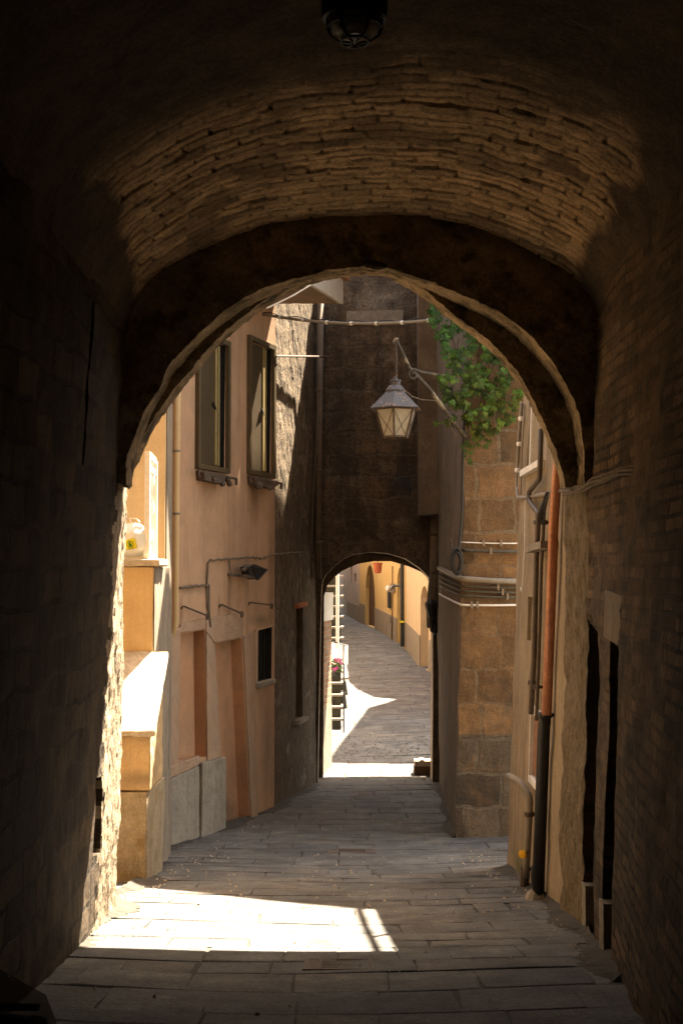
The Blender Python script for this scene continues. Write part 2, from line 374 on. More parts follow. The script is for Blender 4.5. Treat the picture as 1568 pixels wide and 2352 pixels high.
def see_through(m, c, f):
    t = m.node_tree; b = t.nodes['Principled BSDF']; out = t.nodes['Material Output']
    tr = nd(t, 'ShaderNodeBsdfTranslucent'); tr.inputs['Color'].default_value = (*c, 1); mx = nd(t, 'ShaderNodeMixShader'); mx.inputs[0].default_value = f
    t.links.new(b.outputs[0], mx.inputs[1]); t.links.new(tr.outputs[0], mx.inputs[2]); t.links.new(mx.outputs[0], out.inputs[0])
see_through(M_cloth, (.8, .78, .74), .45); see_through(M_bag, (.7, .67, .58), .2); see_through(M_leaf, (.05, .10, .012), .2)
M_rubber = mat('black_rubber', (.02, .02, .02), None, 20, .8, .2, 60)
M_chrome = mat('chrome', (.6, .6, .6), None, 10, .18, 0, fine=0, metal=1.0)
M_scoot = mat('dark_blue_paint', (.02, .026, .04), None, 10, .25, 0, fine=0, spec=.6)
M_tintglass = mat('smoked_screen', (.55, .5, .45), None, 10, .12, 0, fine=0, spec=.8)
t_ = M_tintglass.node_tree; tp_ = nd(t_, 'ShaderNodeBsdfTransparent'); tp_.inputs['Color'].default_value = (.88, .85, .8, 1); mx_ = nd(t_, 'ShaderNodeMixShader'); mx_.inputs[0].default_value = .40
t_.links.new(t_.nodes['Principled BSDF'].outputs[0], mx_.inputs[2]); t_.links.new(tp_.outputs[0], mx_.inputs[1]); t_.links.new(mx_.outputs[0], t_.nodes['Material Output'].inputs[0])
M_roof = mat('roof_tile', (.30, .15, .08), (.22, .12, .07), 6, .9, .5, 20)
M_soffit = mat('brown_soffit', (.33, .24, .17), (.28, .2, .14), 2, .85, .2, 30)
M_lead = mat('dusty_cable', (.16, .125, .09), (.11, .085, .06), 14, .8, .4, 60, .004, .3)

# ------------------------------------------------------------------ ground
mb = MB(); mb.box(-300, 300, -300, 500, -4.2, -3.6)
tag(mb.build('ground', M_earth), kind='structure')
mb = MB()
bedD = np.concatenate([np.arange(-8, 30, .25), np.arange(30, 120, 1.0)])
bedx = np.array([-4.5, -1.6, -.8, 0, .8, 1.6, 5.0])
def fz(x, D): return floor(D) + .022 * min(1.0, (abs(x) / 1.4)) ** 2 + .012 * math.sin(x * 2.1 + D * .9) * math.sin(D * 1.3)
mb.grid(np.array([[(x, D, fz(x, D) - .007) for x in bedx] for D in bedD]), 1)
D = -7.0; row = 0
rr = random.Random(3)
while D < 75:
    cob = 19.75 < D < 21.6
    dep = .115 if cob else (rr.choice([.24, .28, .33, .38, .42, .46]) if D < 9.5 else rr.choice([.22, .27, .31, .36, .42]))
    xl, xr = (-2.6, 2.6) if D < 20 else (-2.2, 4.2)
    x = xl + rr.uniform(-.6, 0); skew = rr.uniform(-.02, .02) + .012
    bow = .012 + rr.uniform(-.008, .008)
    prev = None
    while x < xr:
        Lg = rr.uniform(.10, .2) if cob else rr.choice([.26, .32, .38, .44, .5, .58, .70]) * rr.uniform(.9, 1.1)
        big = rr.random() < .16; g = .003 if cob else (rr.uniform(.005, .011) if big else .0008)
        big2 = rr.random() < .26; g2 = rr.uniform(.004, .010) if big2 else .0008
        tl = rr.uniform(-.005, .005); 
        j = lambda a=.016: rr.uniform(-a, a)
        c = [(x + g + j(), D + g2 + j(.008)), (x + Lg - g + j(), D + g2 + j(.008)), (x + Lg - g + j(), D + dep - g2 + j(.008)), (x + g + j(), D + dep - g2 + j(.008))]
        c = [(px_, py_ + skew * px_ + bow * px_ * px_) for px_, py_ in c]
        mx = sum(p[0] for p in c) / 4; my = sum(p[1] for p in c) / 4
        ht = rr.uniform(-.0014, .0014); tx, ty = rr.uniform(-.004, .004), rr.uniform(-.004, .004)
        top = []; rim = []; bot = []
        for (a, b) in c:
            z = fz(a, b) + ht + tx * (a - mx) + ty * (b - my)
            k = 1 - .012 / max(.1, min(Lg, dep)); aa, bb = mx + (a - mx) * (1 - .014 / Lg), my + (b - my) * (1 - .016 / dep)
            top.append((aa, bb, z)); rim.append((a, b, z - (.005 if big or big2 else .0018))); bot.append((a, b, z - .06))
        s = rr.uniform(.86, 1.12); wm = rr.uniform(-.04, .05)
        tone = (s * (1 + wm), s, s * (1 - wm))
        mb.add(bot + rim + top, [(8, 9, 10, 11)] + [(4 + i, 4 + (i + 1) % 4, 8 + (i + 1) % 4, 8 + i) for i in range(4)] + [(i, (i + 1) % 4, 4 + (i + 1) % 4, 4 + i) for i in range(4)], 0, tone)
        x += Lg
    D += dep; row += 1
rd = random.Random(21)
def dirt(path, side, wd):
    P_ = []
    for i in range(len(path) - 1):
        a, b = Vector(path[i]), Vector(path[i + 1]); n_ = max(2, int((b - a).length / .05))
        P_ += [a.lerp(b, k / n_) for k in range(n_)]
    rows = []
    for i, p in enumerate(P_):
        w = wd * (.55 + .45 * math.sin(i * .21 + side) + rd.uniform(-.2, .25)); w = max(.03, w)
        rows.append([(p.x + side * u * w, p.y, fz(p.x + side * u * w, p.y) + (.026 * (1 - u) ** 1.5 - .004 + rd.uniform(0, .005))) for u in (-.3, 0, .3, .6, 1.0)])
    mb.grid(np.array(rows), 1)
dirt([(-1.50, 7.0, 0), (-1.47, 8.6, 0), (-1.6, 9.4, 0), (-1.53, 10.2, 0), (-1.53, 11.0, 0), (-1.85, 12.4, 0), (-1.70, 13.2, 0), (-1.33, 14.3, 0), (-.83, 15.9, 0), (-.36, 17.9, 0)], 1, .16)
dirt([(1.25, 6.0, 0), (1.40, 7.6, 0), (1.40, 8.5, 0), (1.41, 11.3, 0)], -1, .14)
dirt([(1.18, 13.8, 0), (1.32, 17.9, 0)], -1, .12)
tag(mb.build('street', [M_street, M_joint]), kind='structure')

# ------------------------------------------------------------------ vaulted passage round the camera
PAS = thing('vaulted_passage', 'dark brick vaulted passage with a rough round arch, surrounding the viewer', 'passage', (0, 7.0, floor(7.0)))
FA, FB, FC = 7.6, 7.85, 8.05                         # arch planes
def sprL(D): return 1.385 + .044 * min(4.0, max(0, 7.6 - D))
def sprR(D): return 1.47 + .13 * min(2.6, max(0, 7.6 - D))
VP_ = [(285, 762), (300, 720), (325, 675), (360, 637), (450, 585), (540, 540), (640, 511), (740, 497), (830, 493), (920, 495), (1000, 503), (1080, 520), (1150, 545), (1230, 580), (1290, 615), (1335, 650), (1362, 690), (1375, 730)]
vsec = np.array([V(a, b, FA) for a, b in VP_])[:, [0, 2]]
def resample(c, n):
    d = np.r_[0, np.cumsum(np.hypot(*np.diff(c, axis=0).T))]; t = np.linspace(0, d[-1], n)
    return np.stack([np.interp(t, d, c[:, 0]), np.interp(t, d, c[:, 1])], 1), d[-1]
def smoothc(c, it=8):
    c = c.copy()
    for _ in range(it): c[1:-1] = .5 * c[1:-1] + .25 * (c[2:] + c[:-2])
    return c
vs1, vlen = resample(vsec, 210); vs1 = smoothc(vs1, 40)
Dv = np.unique(np.concatenate([np.linspace(-6, 4, 40), np.linspace(4, 5.2, 40), np.arange(5.2, 7.605, .013)]))
a_ = np.linspace(0, 1, 210)
nrm = np.gradient(vs1, axis=0); nrm = np.stack([-nrm[:, 1], nrm[:, 0]], 1); nrm /= np.linalg.norm(nrm, axis=1)[:, None]   # upwards
A = np.zeros((len(Dv), 210, 3)); Mi = np.zeros((len(Dv), 210))
for i, D in enumerate(Dv):
    dzl = sprL(D) - sprL(7.6); dzr = sprR(D) - sprR(7.6)
    pts = np.stack([vs1[:, 0], np.full(210, D), vs1[:, 1] + dzl * (1 - a_) + dzr * a_], 1)
    s = a_ * vlen
    nz = fbm(pts, 1.6, 4) * .03 + fbm(pts, 7, 3) * .010
    wobb = fbm(np.stack([s * 1.1, s * 0 + D * .9, s * 0 + 3], 1), 1.0, 4)
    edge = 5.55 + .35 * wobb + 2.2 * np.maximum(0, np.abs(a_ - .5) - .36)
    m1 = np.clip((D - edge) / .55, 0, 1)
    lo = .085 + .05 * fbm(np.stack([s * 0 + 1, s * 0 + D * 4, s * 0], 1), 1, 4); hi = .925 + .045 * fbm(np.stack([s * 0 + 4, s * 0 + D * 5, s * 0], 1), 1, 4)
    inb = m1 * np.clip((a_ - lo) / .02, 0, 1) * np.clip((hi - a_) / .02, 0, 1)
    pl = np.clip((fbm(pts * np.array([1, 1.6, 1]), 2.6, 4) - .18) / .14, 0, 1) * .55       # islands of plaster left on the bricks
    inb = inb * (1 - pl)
    rowh = .074; wob = .035 * fbm(np.stack([s * .9, s * 0 + D * .4, s * 0], 1), 1.0, 3)
    rv = (D + wob) / rowh; ri = np.floor(rv); fr_ = rv - ri
    bl = .23; bu = s / bl + .5 * (ri % 2) + .3 * _hash(ri.astype(np.int64), ri.astype(np.int64) * 0 + 5, ri.astype(np.int64) * 0)
    bi = np.floor(bu); fu = bu - bi
    hsh = _hash(ri.astype(np.int64), bi.astype(np.int64), ri.astype(np.int64) * 0 + 9)
    gapw = .10 + .20 * _hash(ri.astype(np.int64), (bi // 2).astype(np.int64), ri.astype(np.int64) * 0 + 2)
    joint = np.clip(1 - np.minimum(fr_, 1 - fr_) / gapw, 0, 1)
    jv = np.clip(1 - np.minimum(fu, 1 - fu) / .05, 0, 1)
    deep = np.clip(fbm(pts * np.array([1, 3.0, 1]), 4, 3) - .2, 0, 1)
    bh = .005 + (hsh - .5) * .012 + joint * .010 * (.2 + hsh) + jv * .014 + fbm(pts, 26, 2) * .006 + joint * deep * .028
    disp = nz + bh * inb
    pts[:, 0] += nrm[:, 0] * disp; pts[:, 2] += nrm[:, 1] * disp
    A[i] = pts; Mi[i] = inb * (1 - .55 * np.maximum(joint * .7, jv) - .35 * (hsh < .25))
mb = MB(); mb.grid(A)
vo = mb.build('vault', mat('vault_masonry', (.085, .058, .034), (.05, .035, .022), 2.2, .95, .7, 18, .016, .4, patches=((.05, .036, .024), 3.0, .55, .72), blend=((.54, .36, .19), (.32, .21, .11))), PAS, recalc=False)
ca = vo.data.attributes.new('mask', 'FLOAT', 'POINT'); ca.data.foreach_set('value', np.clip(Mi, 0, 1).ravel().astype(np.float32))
# side walls: height fields over (D, z)
def xbL(D): return -1.415 - .037 * (max(D, 2) - 7.5)
def xtL(D): return -1.264 - .12 * max(0, D - 7.6)
def xbR(D): return 1.26 + .10 * (min(max(D, 4), 7.6) - 6.0) - .02 * max(0, D - 7.6)
def xtR(D): return 1.497 - .03 * max(0, D - 7.6)
def sidewall(side, D1, extra, feat, name, m):
    Ds = np.unique(np.round(np.concatenate([np.linspace(-6, 4.2, 30), np.arange(4.2, D1 + .001, .03), np.arange(7.3, D1 + .001, .016), extra, [D1]]), 4))
    ts = np.linspace(-.02, 1.012, 150)
    G_ = np.zeros((len(Ds) + 1, len(ts), 3))
    for i, D in enumerate(Ds):
        zb = floor(D) - .05; zt = (sprL if side < 0 else sprR)(D) + .02
        xb, xt = (xbL(D), xtL(D)) if side < 0 else (xbR(D), xtR(D))
        z = zb + (zt - zb) * ts; x = xb + (xt - xb) * np.clip(ts, 0, 1) ** 1.3
        p = np.stack([x, np.full(len(ts), D), z], 1)
        out = fbm(p, 1.3, 4) * .028 + fbm(p, 5.5, 4) * .014
        if D > 7.4: out = out + fbm(p * np.array([1, 1, .55]), 20, 3) * .016 * min(1, (D - 7.4) / .3)
        out = feat(D, z, out)
        p[:, 0] += side * out; G_[i] = p
    G_[-1] = G_[-2]; G_[-1][:, 0] += side * .35
    mb = MB(); mb.grid(G_)
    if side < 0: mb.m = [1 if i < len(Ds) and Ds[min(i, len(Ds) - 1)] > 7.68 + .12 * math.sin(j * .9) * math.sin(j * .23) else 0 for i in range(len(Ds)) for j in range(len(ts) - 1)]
    if side > 0: mb.m = [1 if i < len(Ds) and Ds[min(i, len(Ds) - 1)] > 7.75 else 0 for i in range(len(Ds)) for j in range(len(ts) - 1)]
    return mb.build(name, m, PAS, recalc=False)
def featL(D, z, o):
    o = np.array(o)
    if 6.55 < D < 6.62: o = np.where((z > .55) & (z < 1.36), o + .08, o)     # upright slot near the springing
    if 7.44 < D < 7.68: o = np.where((z > -1.62) & (z < -1.2), o + .12, o)
    return o
sidewall(-1, 8.6, np.array([6.549, 6.551, 6.619, 6.621, 7.439, 7.441, 7.679, 7.681]), featL, 'side_wall', [M_lwall, mat('sunlit_jamb_stone', (.33, .26, .18), (.22, .17, .115), 3.0, .95, .8, 22, .018, .4, patches=((.15, .115, .075), 4.0, .54, .7))])  # paler stone where the sun strikes the jamb: light put into the colour
NI = [(7.32, 7.74, -.36), (6.48, 6.86, -.40)]
def featR(D, z, o):
    o = np.array(o)
    for a, b, zt in NI:
        if a < D < b: o = np.where(z < zt + .12 * (D - a), .24 + o * .3, o)
    return o
sidewall(1, 8.45, np.array([e + q for a, b, _ in NI for e in (a, b) for q in (-.001, .001)] + [7.539, 7.541, 7.619, 7.621]), featR, 'side_wall', [M_rwall, M_pier])
for (a, b, zt) in NI:                                # plastered lintels over the two bricked-up doorways
    mb = MB(); xx = xbR((a + b) / 2) + .115
    mb.hexa([(xx - .06, a - .12, zt + .01), (xx + .2, a - .12, zt + .01), (xx + .2, b + .06, zt + .05), (xx - .06, b + .06, zt + .05), (xx - .05, a - .12, zt + .26), (xx + .2, a - .12, zt + .26), (xx + .2, b + .06, zt + .30), (xx - .05, b + .06, zt + .30)])
    mb.build('lintel', M_greyside, PAS)
    mb = MB(); f0 = floor(b); mb.box(xbR(b) - .01, xbR(b) + .2, b - .10, b + .02, f0 - .05, f0 + .30); mb.build('kerb_stone', M_stone, PAS)
# the arch: profile swept round the opening
cA = [(289, 1115), (289, 1052), (308, 1011), (333, 943), (358, 902), (389, 843), (433, 793), (507, 722), (600, 666), (710, 632), (780, 617), (846, 610), (887, 613), (945, 629), (1004, 652), (1055, 674), (1128, 709), (1194, 753), (1238, 797), (1260, 823), (1304, 890), (1319, 918), (1333, 956), (1338, 1004), (1343, 1042), (1341, 1115)]
cC = [(297, 1129), (305, 1098), (321, 1056), (349, 993), (380, 947), (414, 900), (450, 856), (501, 798), (560, 745), (616, 703), (670, 672), (719, 652), (780, 640), (840, 636), (894, 639), (930, 657), (982, 690), (1018, 722), (1069, 760), (1106, 788), (1143, 823), (1169, 855), (1201, 903), (1228, 958), (1251, 1010), (1266, 1048), (1283, 1115)]
cW = [(284, 1115), (283, 900), (284, 762)] + [(a, b - 4) for a, b in VP_[1:-1]] + [(1376, 730), (1368, 900), (1358, 1115)]
def polar(c, D, cen=(820, 1110)):
    p = np.array([V(a, b, D) for a, b in c]); o = V(cen[0], cen[1], FA)
    ang = np.arctan2(p[:, 2] - o.z, p[:, 0] - o.x); ang = np.where(ang < -1.6, ang + 2 * math.pi, ang)
    r = np.hypot(p[:, 2] - o.z, p[:, 0] - o.x); k = np.argsort(ang); return ang[k], r[k], o
NT = 560; th = np.linspace(math.pi + .005, -.005, NT)
def curve(c, D, sm=6):
    a, r, o = polar(c, D); rr_ = np.interp(th, a, r)
    for _ in range(sm): rr_[1:-1] = .5 * rr_[1:-1] + .25 * (rr_[2:] + rr_[:-2])
    return np.stack([o.x + rr_ * np.cos(th), o.z + rr_ * np.sin(th)], 1)
kW, kA, kC = curve(cW, FA, 2), curve(cA, FA), curve(cC, FC)
prof = []
def seg(c0, D0, c1, D1, n):
    for q in np.linspace(0, 1, n, endpoint=False): prof.append(((1 - q) * c0 + q * c1, (1 - q) * D0 + q * D1))
kO = kW + (kW - np.array([[.05, 0]])) * .9
seg(kO, FA - .01, kW, FA, 2); seg(kW, FA, kA, FA, 18); seg(kA, FA, kA, FB, 16); seg(kA, FB, kC, FB, 12); seg(kC, FB, kC, FC, 10); seg(kC, FC, kO, FC, 4); prof.append((kO, FC))
A = np.zeros((len(prof), NT, 3))
for i, (c, D) in enumerate(prof):
    p = np.stack([c[:, 0], np.full(NT, D), c[:, 1]], 1)
    d = np.stack([fbm(p + q, 2.2, 3) * .014 + fbm(p + q, 11, 3) * .011 + fbm(p + q, 34, 3) * .007 for q in (0, 31.7, 57.1)], 1)
    w = 1.0 if 2 <= i < len(prof) - 4 else .0
    A[i] = p + d * w * np.array([1, .8, 1])
mb = MB(); mb.grid(A); mb.build('arch', M_archface, PAS, recalc=False)
mb = MB()
for q, (a, b) in enumerate([(852, 606), (868, 611)]):
    mb.blob(V(a, b, FA - .01), .035, 6, 0, .6, 3, (1.6, .7, .6))
mb.build('loose_keystone', M_lwall, PAS)
mb = MB(); mb.box(-3.6, -1.60, -6.2, 8.58, -3.0, 2.6); mb.build('outer_wall', M_darkwall, PAS)
mb = MB(); mb.box(1.86, 3.6, -6.2, 8.40, -3.0, 2.6); mb.build('outer_wall', M_darkwall, PAS)
mb = MB(); mb.box(-3.6, 3.6, -6.2, 9.32, 2.62, 8.5); mb.build('shade_storey', M_darkwall, PAS)  # unseen; overhang shaped to cut the near edge of the sun patch
mb = MB(); mb.box(-1.7, 1.9, -6.15, -6.0, -3.0, 2.6); mb.build('end_wall', M_darkwall, PAS)

# ceiling lamp in the passage
c = V(814, 70, 5.0); zc = 2.065
LM = thing('ceiling_lamp', 'round caged glass ceiling lamp under the crown of the dark vault', 'ceiling lamp', (c.x, 5.0, zc))
mb = MB(); mb.lathe((c.x, 5.0, zc + .08), [(.125, 0), (.13, .02), (.13, .18), (.10, .22), (.05, .26), (.03, .42)], 24); mb.build('housing', M_black, LM)
mb = MB(); mb.lathe((c.x, 5.0, zc), [(.01, -.005), (.05, .0), (.085, .018), (.098, .045), (.098, .08)], 24); mb.build('glass_bowl', mat('ceiling_lamp_glass', (.62, .56, .44), None, 6, .25, 0, fine=.1, spec=.6), LM, smooth=True)
mb = MB()
for k in range(6):
    a = math.pi * k / 3
    mb.tube([(c.x + math.cos(a) * r_, 5.0 + math.sin(a) * r_, zc + z_) for r_, z_ in ((.012, -.014), (.055, -.008), (.092, .014), (.106, .045), (.106, .09))], .006, 6)
for r_, z_ in ((.055, -.008), (.106, .048)):
    mb.tube([(c.x + math.cos(a) * r_, 5.0 + math.sin(a) * r_, zc + z_) for a in np.linspace(0, 2 * math.pi, 25)], .006, 6)
mb.build('cage', M_black, LM)
mb = MB(); mb.tube([(c.x + .1 + t * 1.0, 5.0 + .25 * t, 2.31 - .02 * math.sin(t * 9) - .14 * t ** 3) for t in np.linspace(0, 1.05, 16)], .008, 6)
solo('ceiling_cable', mb, M_black, 'thin black cable running from the caged lamp along the vault', 'cable', (c.x + .1, 5.0, 2.3))

# cable bundle on the right wall of the passage
pts = [(1480, 1078, 6.3), (1440, 1082, 6.55), (1400, 1100, 6.85), (1375, 1108, 7.1), (1352, 1122, 7.4), (1330, 1126, 7.9), (1300, 1130, 8.4)]
CB = thing('cable_bundle', 'dusty bundle of cables crossing the right passage wall to the arch pier', 'cable', V(*pts[3]))
for q, (r_, dz) in enumerate(((.011, 0), (.007, .018), (.007, -.016))):
    mb = MB(); mb.tube([V(a, b, d) + Vector((-.035 + .01 * math.sin(3 * i + q), 0, dz + .006 * math.sin(2.3 * i + q * 2))) for i, (a, b, d) in enumerate(pts)], r_, 6); mb.build('cable', M_lead, CB)

# ------------------------------------------------------------------ left: terrace house with ochre walls
x1 = V(355, 1400, 11.0).x; xh = V(380, 1100, 12.0).x
YH = thing('ochre_house', 'ochre plastered house corner with a small walled terrace beside the left arch pier', 'house', (-2.2, 11.5, floor(11.5)))
mb = MB(); mb.box(-3.6, xh, 12.0, 12.45, -3, 5.2); mb.build('wall', M_yellow, YH)
mb = MB(); mb.box(xh + .003, xh + .012, 12.03, 12.42, -3, 5.2); mb.build('corner_strip', M_greyside, YH)
mb = MB(); mb.box(-3.6, x1 - .008, 11.0, 11.97, -3, .03); mb.build('terrace_wall', M_yellow, YH)
mb = MB(); mb.box(x1 - .006, x1, 11.012, 11.96, -3, .028); mb.build('wall_side', M_greyside, YH)
mb = MB(); mb.box(-3.6, V(367, 1290, 10.95).x, 10.95, 11.50, .035, .095); mb.build('coping', M_coping, YH)
mb = MB(); mb.box(-3.6, x1 - .03, 11.52, 11.97, .034, .06); mb.build('terrace_floor', M_cement, YH)
mb = MB(); mb.box(-3.6, -2.6, 8.62, 10.9, -3, 3.2); mb.build('yard_wall', M_yellow, YH)

# stair cheek wall in the sun
xa = V(345, 1700, 10.25).x
SW = thing('stair_wall', 'low sunlit stair wall with a sloping stone top and stained ochre front', 'low wall', (-2.0, 10.6, floor(10.6)))
def sspot(p, rx_, rz_, c_, st_): return (tuple(p), (rx_, rx_, rz_), c_, st_)
M_yelS = mat('ochre_plaster', (.54, .37, .185), (.46, .31, .155), 1.4, .92, .3, 26, .006, .13, patches=((.38, .26, .14), 1.8, .54, .74), streak=((.28, .18, .09), .6, 7.0), base=SW.location,
    spots=[sspot(V(320, 1790, 10.27), .5, .10, (.26, .18, .10), .8), sspot(V(345, 1720, 10.4), .05, .4, (.3, .2, .1), .6)])
zt0, zt1 = V(300, 1678, 10.25).z, V(330, 1500, 11.0).z
mb = MB(); mb.prism([(xa, 10.27, -1.72), (xa, 10.985, -1.72), (xa, 10.985, zt1 - .03), (xa, 10.27, zt0 - .05)], (-1.6, 0, 0)); mb.build('wall', M_yelS, SW)
mb = MB(); mb.prism([(xa - .012, 10.24, -3), (xa - .012, 10.99, -3), (xa + .02, 10.99, -1.72), (xa - .02, 10.24, -1.725)], (-1.6, 0, 0)); mb.build('stone_base', mat('stained_travertine', (.36, .28, .18), (.26, .20, .125), 3.5, .9, .5, 24, .01, .25, streak=((.16, .11, .06), .6, 8.0), patches=((.22, .14, .06), 4, .55, .7)), SW)
mb = MB(); mb.prism([(xa + .045, 10.20, zt0 - .045), (xa + .045, 10.995, zt1 - .028), (xa + .045, 10.995, zt1 + .02), (xa + .045, 10.20, zt0)], (-1.7, 0, 0)); mb.build('stone_top', M_coping, SW)

# white lattice panel leaning on the terrace
LP = thing('lattice_panel', 'weathered white wooden lattice panel standing upright on the terrace coping', 'panel', V(340, 1280, 11.0))
def hx(px, D): return V(px, 1200, D).x
pA, pB = hx(337, 11.02), hx(358, 11.42)
zb, ztop = .10, V(340, 1036, 11.02).z
la = Vector((pA, 11.05, 0)); lb = Vector((pB - .012, 11.44, 0)); lu = (lb - la)
mb = MB()
for q in (0, 1): p = la + lu * q; mb = MB(); mb.beam((p.x, p.y, zb), (p.x, p.y, ztop - .05 * q), .03, .045); mb.build('upright', M_white, LP)
mb = MB()
for z in (zb + .03, ztop - .14, ztop - .03):
    mb = MB(); mb.beam((la.x + .012, la.y + .03, z), (lb.x, lb.y - .02, z - .02), .028, .05); mb.build('rail', M_white, LP)
for q in (.3, .62):
    p = la + lu * q
    mb = MB(); mb.tube([(p.x + .008 * math.sin(z * 26), p.y + .014 * math.sin(z * 26 + q * 9), z) for z in np.linspace(zb + .04, ztop - .06, 40)], [.014 + .006 * math.sin(z * 26 + 1) for z in np.linspace(zb + .04, ztop - .06, 40)], 6)
    mb.build('slat', M_white, LP)

# rubbish bag
bc = V(306, 1243, 11.14)
BG = thing('rubbish_bag', 'tied white plastic rubbish bag with a yellow printed square, on the terrace coping', 'bag', (bc.x, bc.y, .1))
mb = MB(); cz = .1 + .155
N = 26; vs_ = []
for i in range(N + 1):
    t_ = math.pi * i / N
    for k in range(2 * N):
        ph = math.pi * k / N
        d = np.array([math.sin(t_) * math.cos(ph), math.sin(t_) * math.sin(ph), math.cos(t_)])
        r_ = .165 * (1 + .10 * float(fbm(d[None], 2.2, 3)[0]) + .012 * math.sin(ph * 9) * max(0, d[2]) * (1 - d[2]))
        z = d[2] * r_ * .92
        if z < -.14: z = -.14 - .02 * (z + .14)
        vs_.append((bc.x + d[0] * r_, bc.y + d[1] * r_ * .95, cz + z))
m2 = 2 * N
mb.add(vs_, [(i * m2 + k, (i + 1) * m2 + k, (i + 1) * m2 + (k + 1) % m2, i * m2 + (k + 1) % m2) for i in range(N) for k in range(m2)])
mb.build('sack', M_bag, BG, smooth=True)
mb = MB(); mb.tube([(bc.x - .02, bc.y, cz + .16), (bc.x - .03, bc.y, cz + .19), (bc.x + .03, bc.y - .02, cz + .185), (bc.x + .06, bc.y - .03, cz + .155)], .006, 6); mb.build('tie', M_bag, BG)
# printed square: laid on the curved front of the bag
pc = V(302, 1255, 10.97); ax = Vector((.93, .08, -.36)).normalized()
ax = Vector((.97, 0.10, .28)); ay = Vector((-.30, .10, .95)); 
q0 = Vector((bc.x + .0, bc.y - .168, cz - .045))
def onbag(u, v, e=.0):
    p = q0 + ax * u + ay * v; d = p - Vector((bc.x, bc.y, cz)); d.normalize()
    dn = np.array(d); r_ = .165 * (1 + .10 * float(fbm(dn[None], 2.2, 3)[0]))
    return Vector((bc.x + d.x * r_, bc.y + d.y * r_ * .95, cz + d.z * r_ * .92)) + d * (.004 + e)
mb = MB(); n_ = 8
mb.grid(np.array([[onbag((i / n_ - .5) * .105, (j / n_ - .5) * .105) for j in range(n_ + 1)] for i in range(n_ + 1)]))
yb = mb.build('printed_square', M_ylw, BG)
mb = MB()
ringp = [onbag(.028 * math.cos(a), .006 + .028 * math.sin(a), .002) for a in np.linspace(0, 2 * math.pi, 25)]
mb.tube(ringp, .0022, 5)
tri = [(0, .03), (.011, .014), (.006, .014), (.014, .0), (.008, .0), (.016, -.013), (.003, -.013), (.003, -.02), (-.003, -.02), (-.003, -.013), (-.016, -.013), (-.008, 0), (-.014, 0), (-.006, .014), (-.011, .014)]
mb.add([onbag(a, b + .002, .0025) for a, b in tri], [(0, 1, 14), (2, 3, 12, 13), (4, 5, 10, 11), (6, 7, 8, 9)])
for txt, u0, v0, s_ in (('O', -.006, .036, .018), ('PETTO', -.046, -.047, .020)):
    tmp = MB(); text_mb(tmp, txt, s_, (0, 0, 0), (1, 0, 0), (0, 1, 0))
    mb.add([onbag(p[0] + u0 + (.0 if txt == 'O' else .01), p[1] + v0, .0025) for p in tmp.v], tmp.f)
mb.build('printed_emblem', M_grn, yb)

# ------------------------------------------------------------------ pink house
x13 = -1.79
PKF = Fr((x13 + .335 * (12.42 - 13), 12.42), (x13 + .335 * (15.92 - 13), 15.92))
PK = thing('pink_house', 'pink plastered house with two tall windows and two deep doorway niches', 'house', (PKF.at(2, 0).x, PKF.at(2, 0).y, floor(14.4)))
def pq(*pp): return [PKF.px(a, b) for a, b in pp]
n1 = pq((411, 1457), (470, 1446), (474, 1738), (405, 1748))
n2 = pq((492, 1479), (555, 1466), (574, 1888), (507, 1905)); n2[2] = (n2[2][0], -2.95); n2[3] = (n2[3][0], -2.95)
w1 = pq((454, 778), (518, 795), (515, 1076), (453, 1074))
w2 = pq((571, 790), (623, 804), (619, 1088), (567, 1087))
lw = pq((591, 1449), (624.5, 1440), (623, 1558), (590, 1566))
mb = MB()
holed(mb, PKF, [(0, -3.2), (n2[3][0], -3.2), (n2[3][0], -2.951), (n2[2][0], -2.951), (n2[2][0], -3.2), (PKF.L, -3.2), (PKF.L, 5.0), (0, 5.0)] if False else [(0, -3.2), (PKF.L, -3.2), (PKF.L, 5.0), (0, 5.0)],
      [(n1, .13, 1, 1), (n2, .14, 1, 1), (w1, .10, 2, 2), (w2, .10, 2, 2), (lw, .10, 2, 2)], .4)
rs = (.16, .085, .045)
def spot(px, py, rx_, rz_, c_=rs, st_=.7): p = PKF.P(px, py); return (tuple(p), (rx_, rx_, rz_), c_, st_)
M_pinkS = mat('pink_plaster', (.45, .275, .165), (.375, .225, .135), 1.1, .92, .35, 30, .006, .12, patches=((.30, .20, .13), 1.7, .52, .78), streak=((.22, .14, .085), .75, 4.0), base=PK.location,
    spots=[spot(475, 1120, .28, .45, (.22, .125, .07), .6), spot(585, 1130, .30, .5), spot(526, 1350, .10, .45), spot(622, 1330, .16, 1.3, (.2, .125, .08), .8), spot(615, 1700, .35, .9, (.19, .125, .085), .75), spot(600, 1425, .5, .12, (.13, .10, .06), .8), spot(416, 1410, .06, .25), spot(503, 1405, .06, .25), spot(440, 1352, .5, .07, (.2, .14, .09), .7)])
M_orangeS = mat('niche_plaster', (.46, .25, .135), (.38, .205, .112), 1.6, .92, .35, 24, .006, .15, patches=((.30, .19, .12), 2.6, .52, .72), base=PK.location,
    spots=[spot(540, 1880, .5, .35, (.10, .075, .055), .9), spot(560, 1790, .4, .3, (.27, .17, .11), .6), spot(440, 1700, .5, .3, (.30, .19, .12), .6)])
mb.build('wall', [M_pinkS, M_orangeS, M_dark, M_pilaster], PK)
def slab(fr, poly, d0, d1, name, m, par, bev=0):     # raised panel on a wall plane
    mb = MB(); mb.prism([fr.at(a, b, d0) for a, b in poly], fr.n * (d1 - d0)); return mb.build(name, m, par)
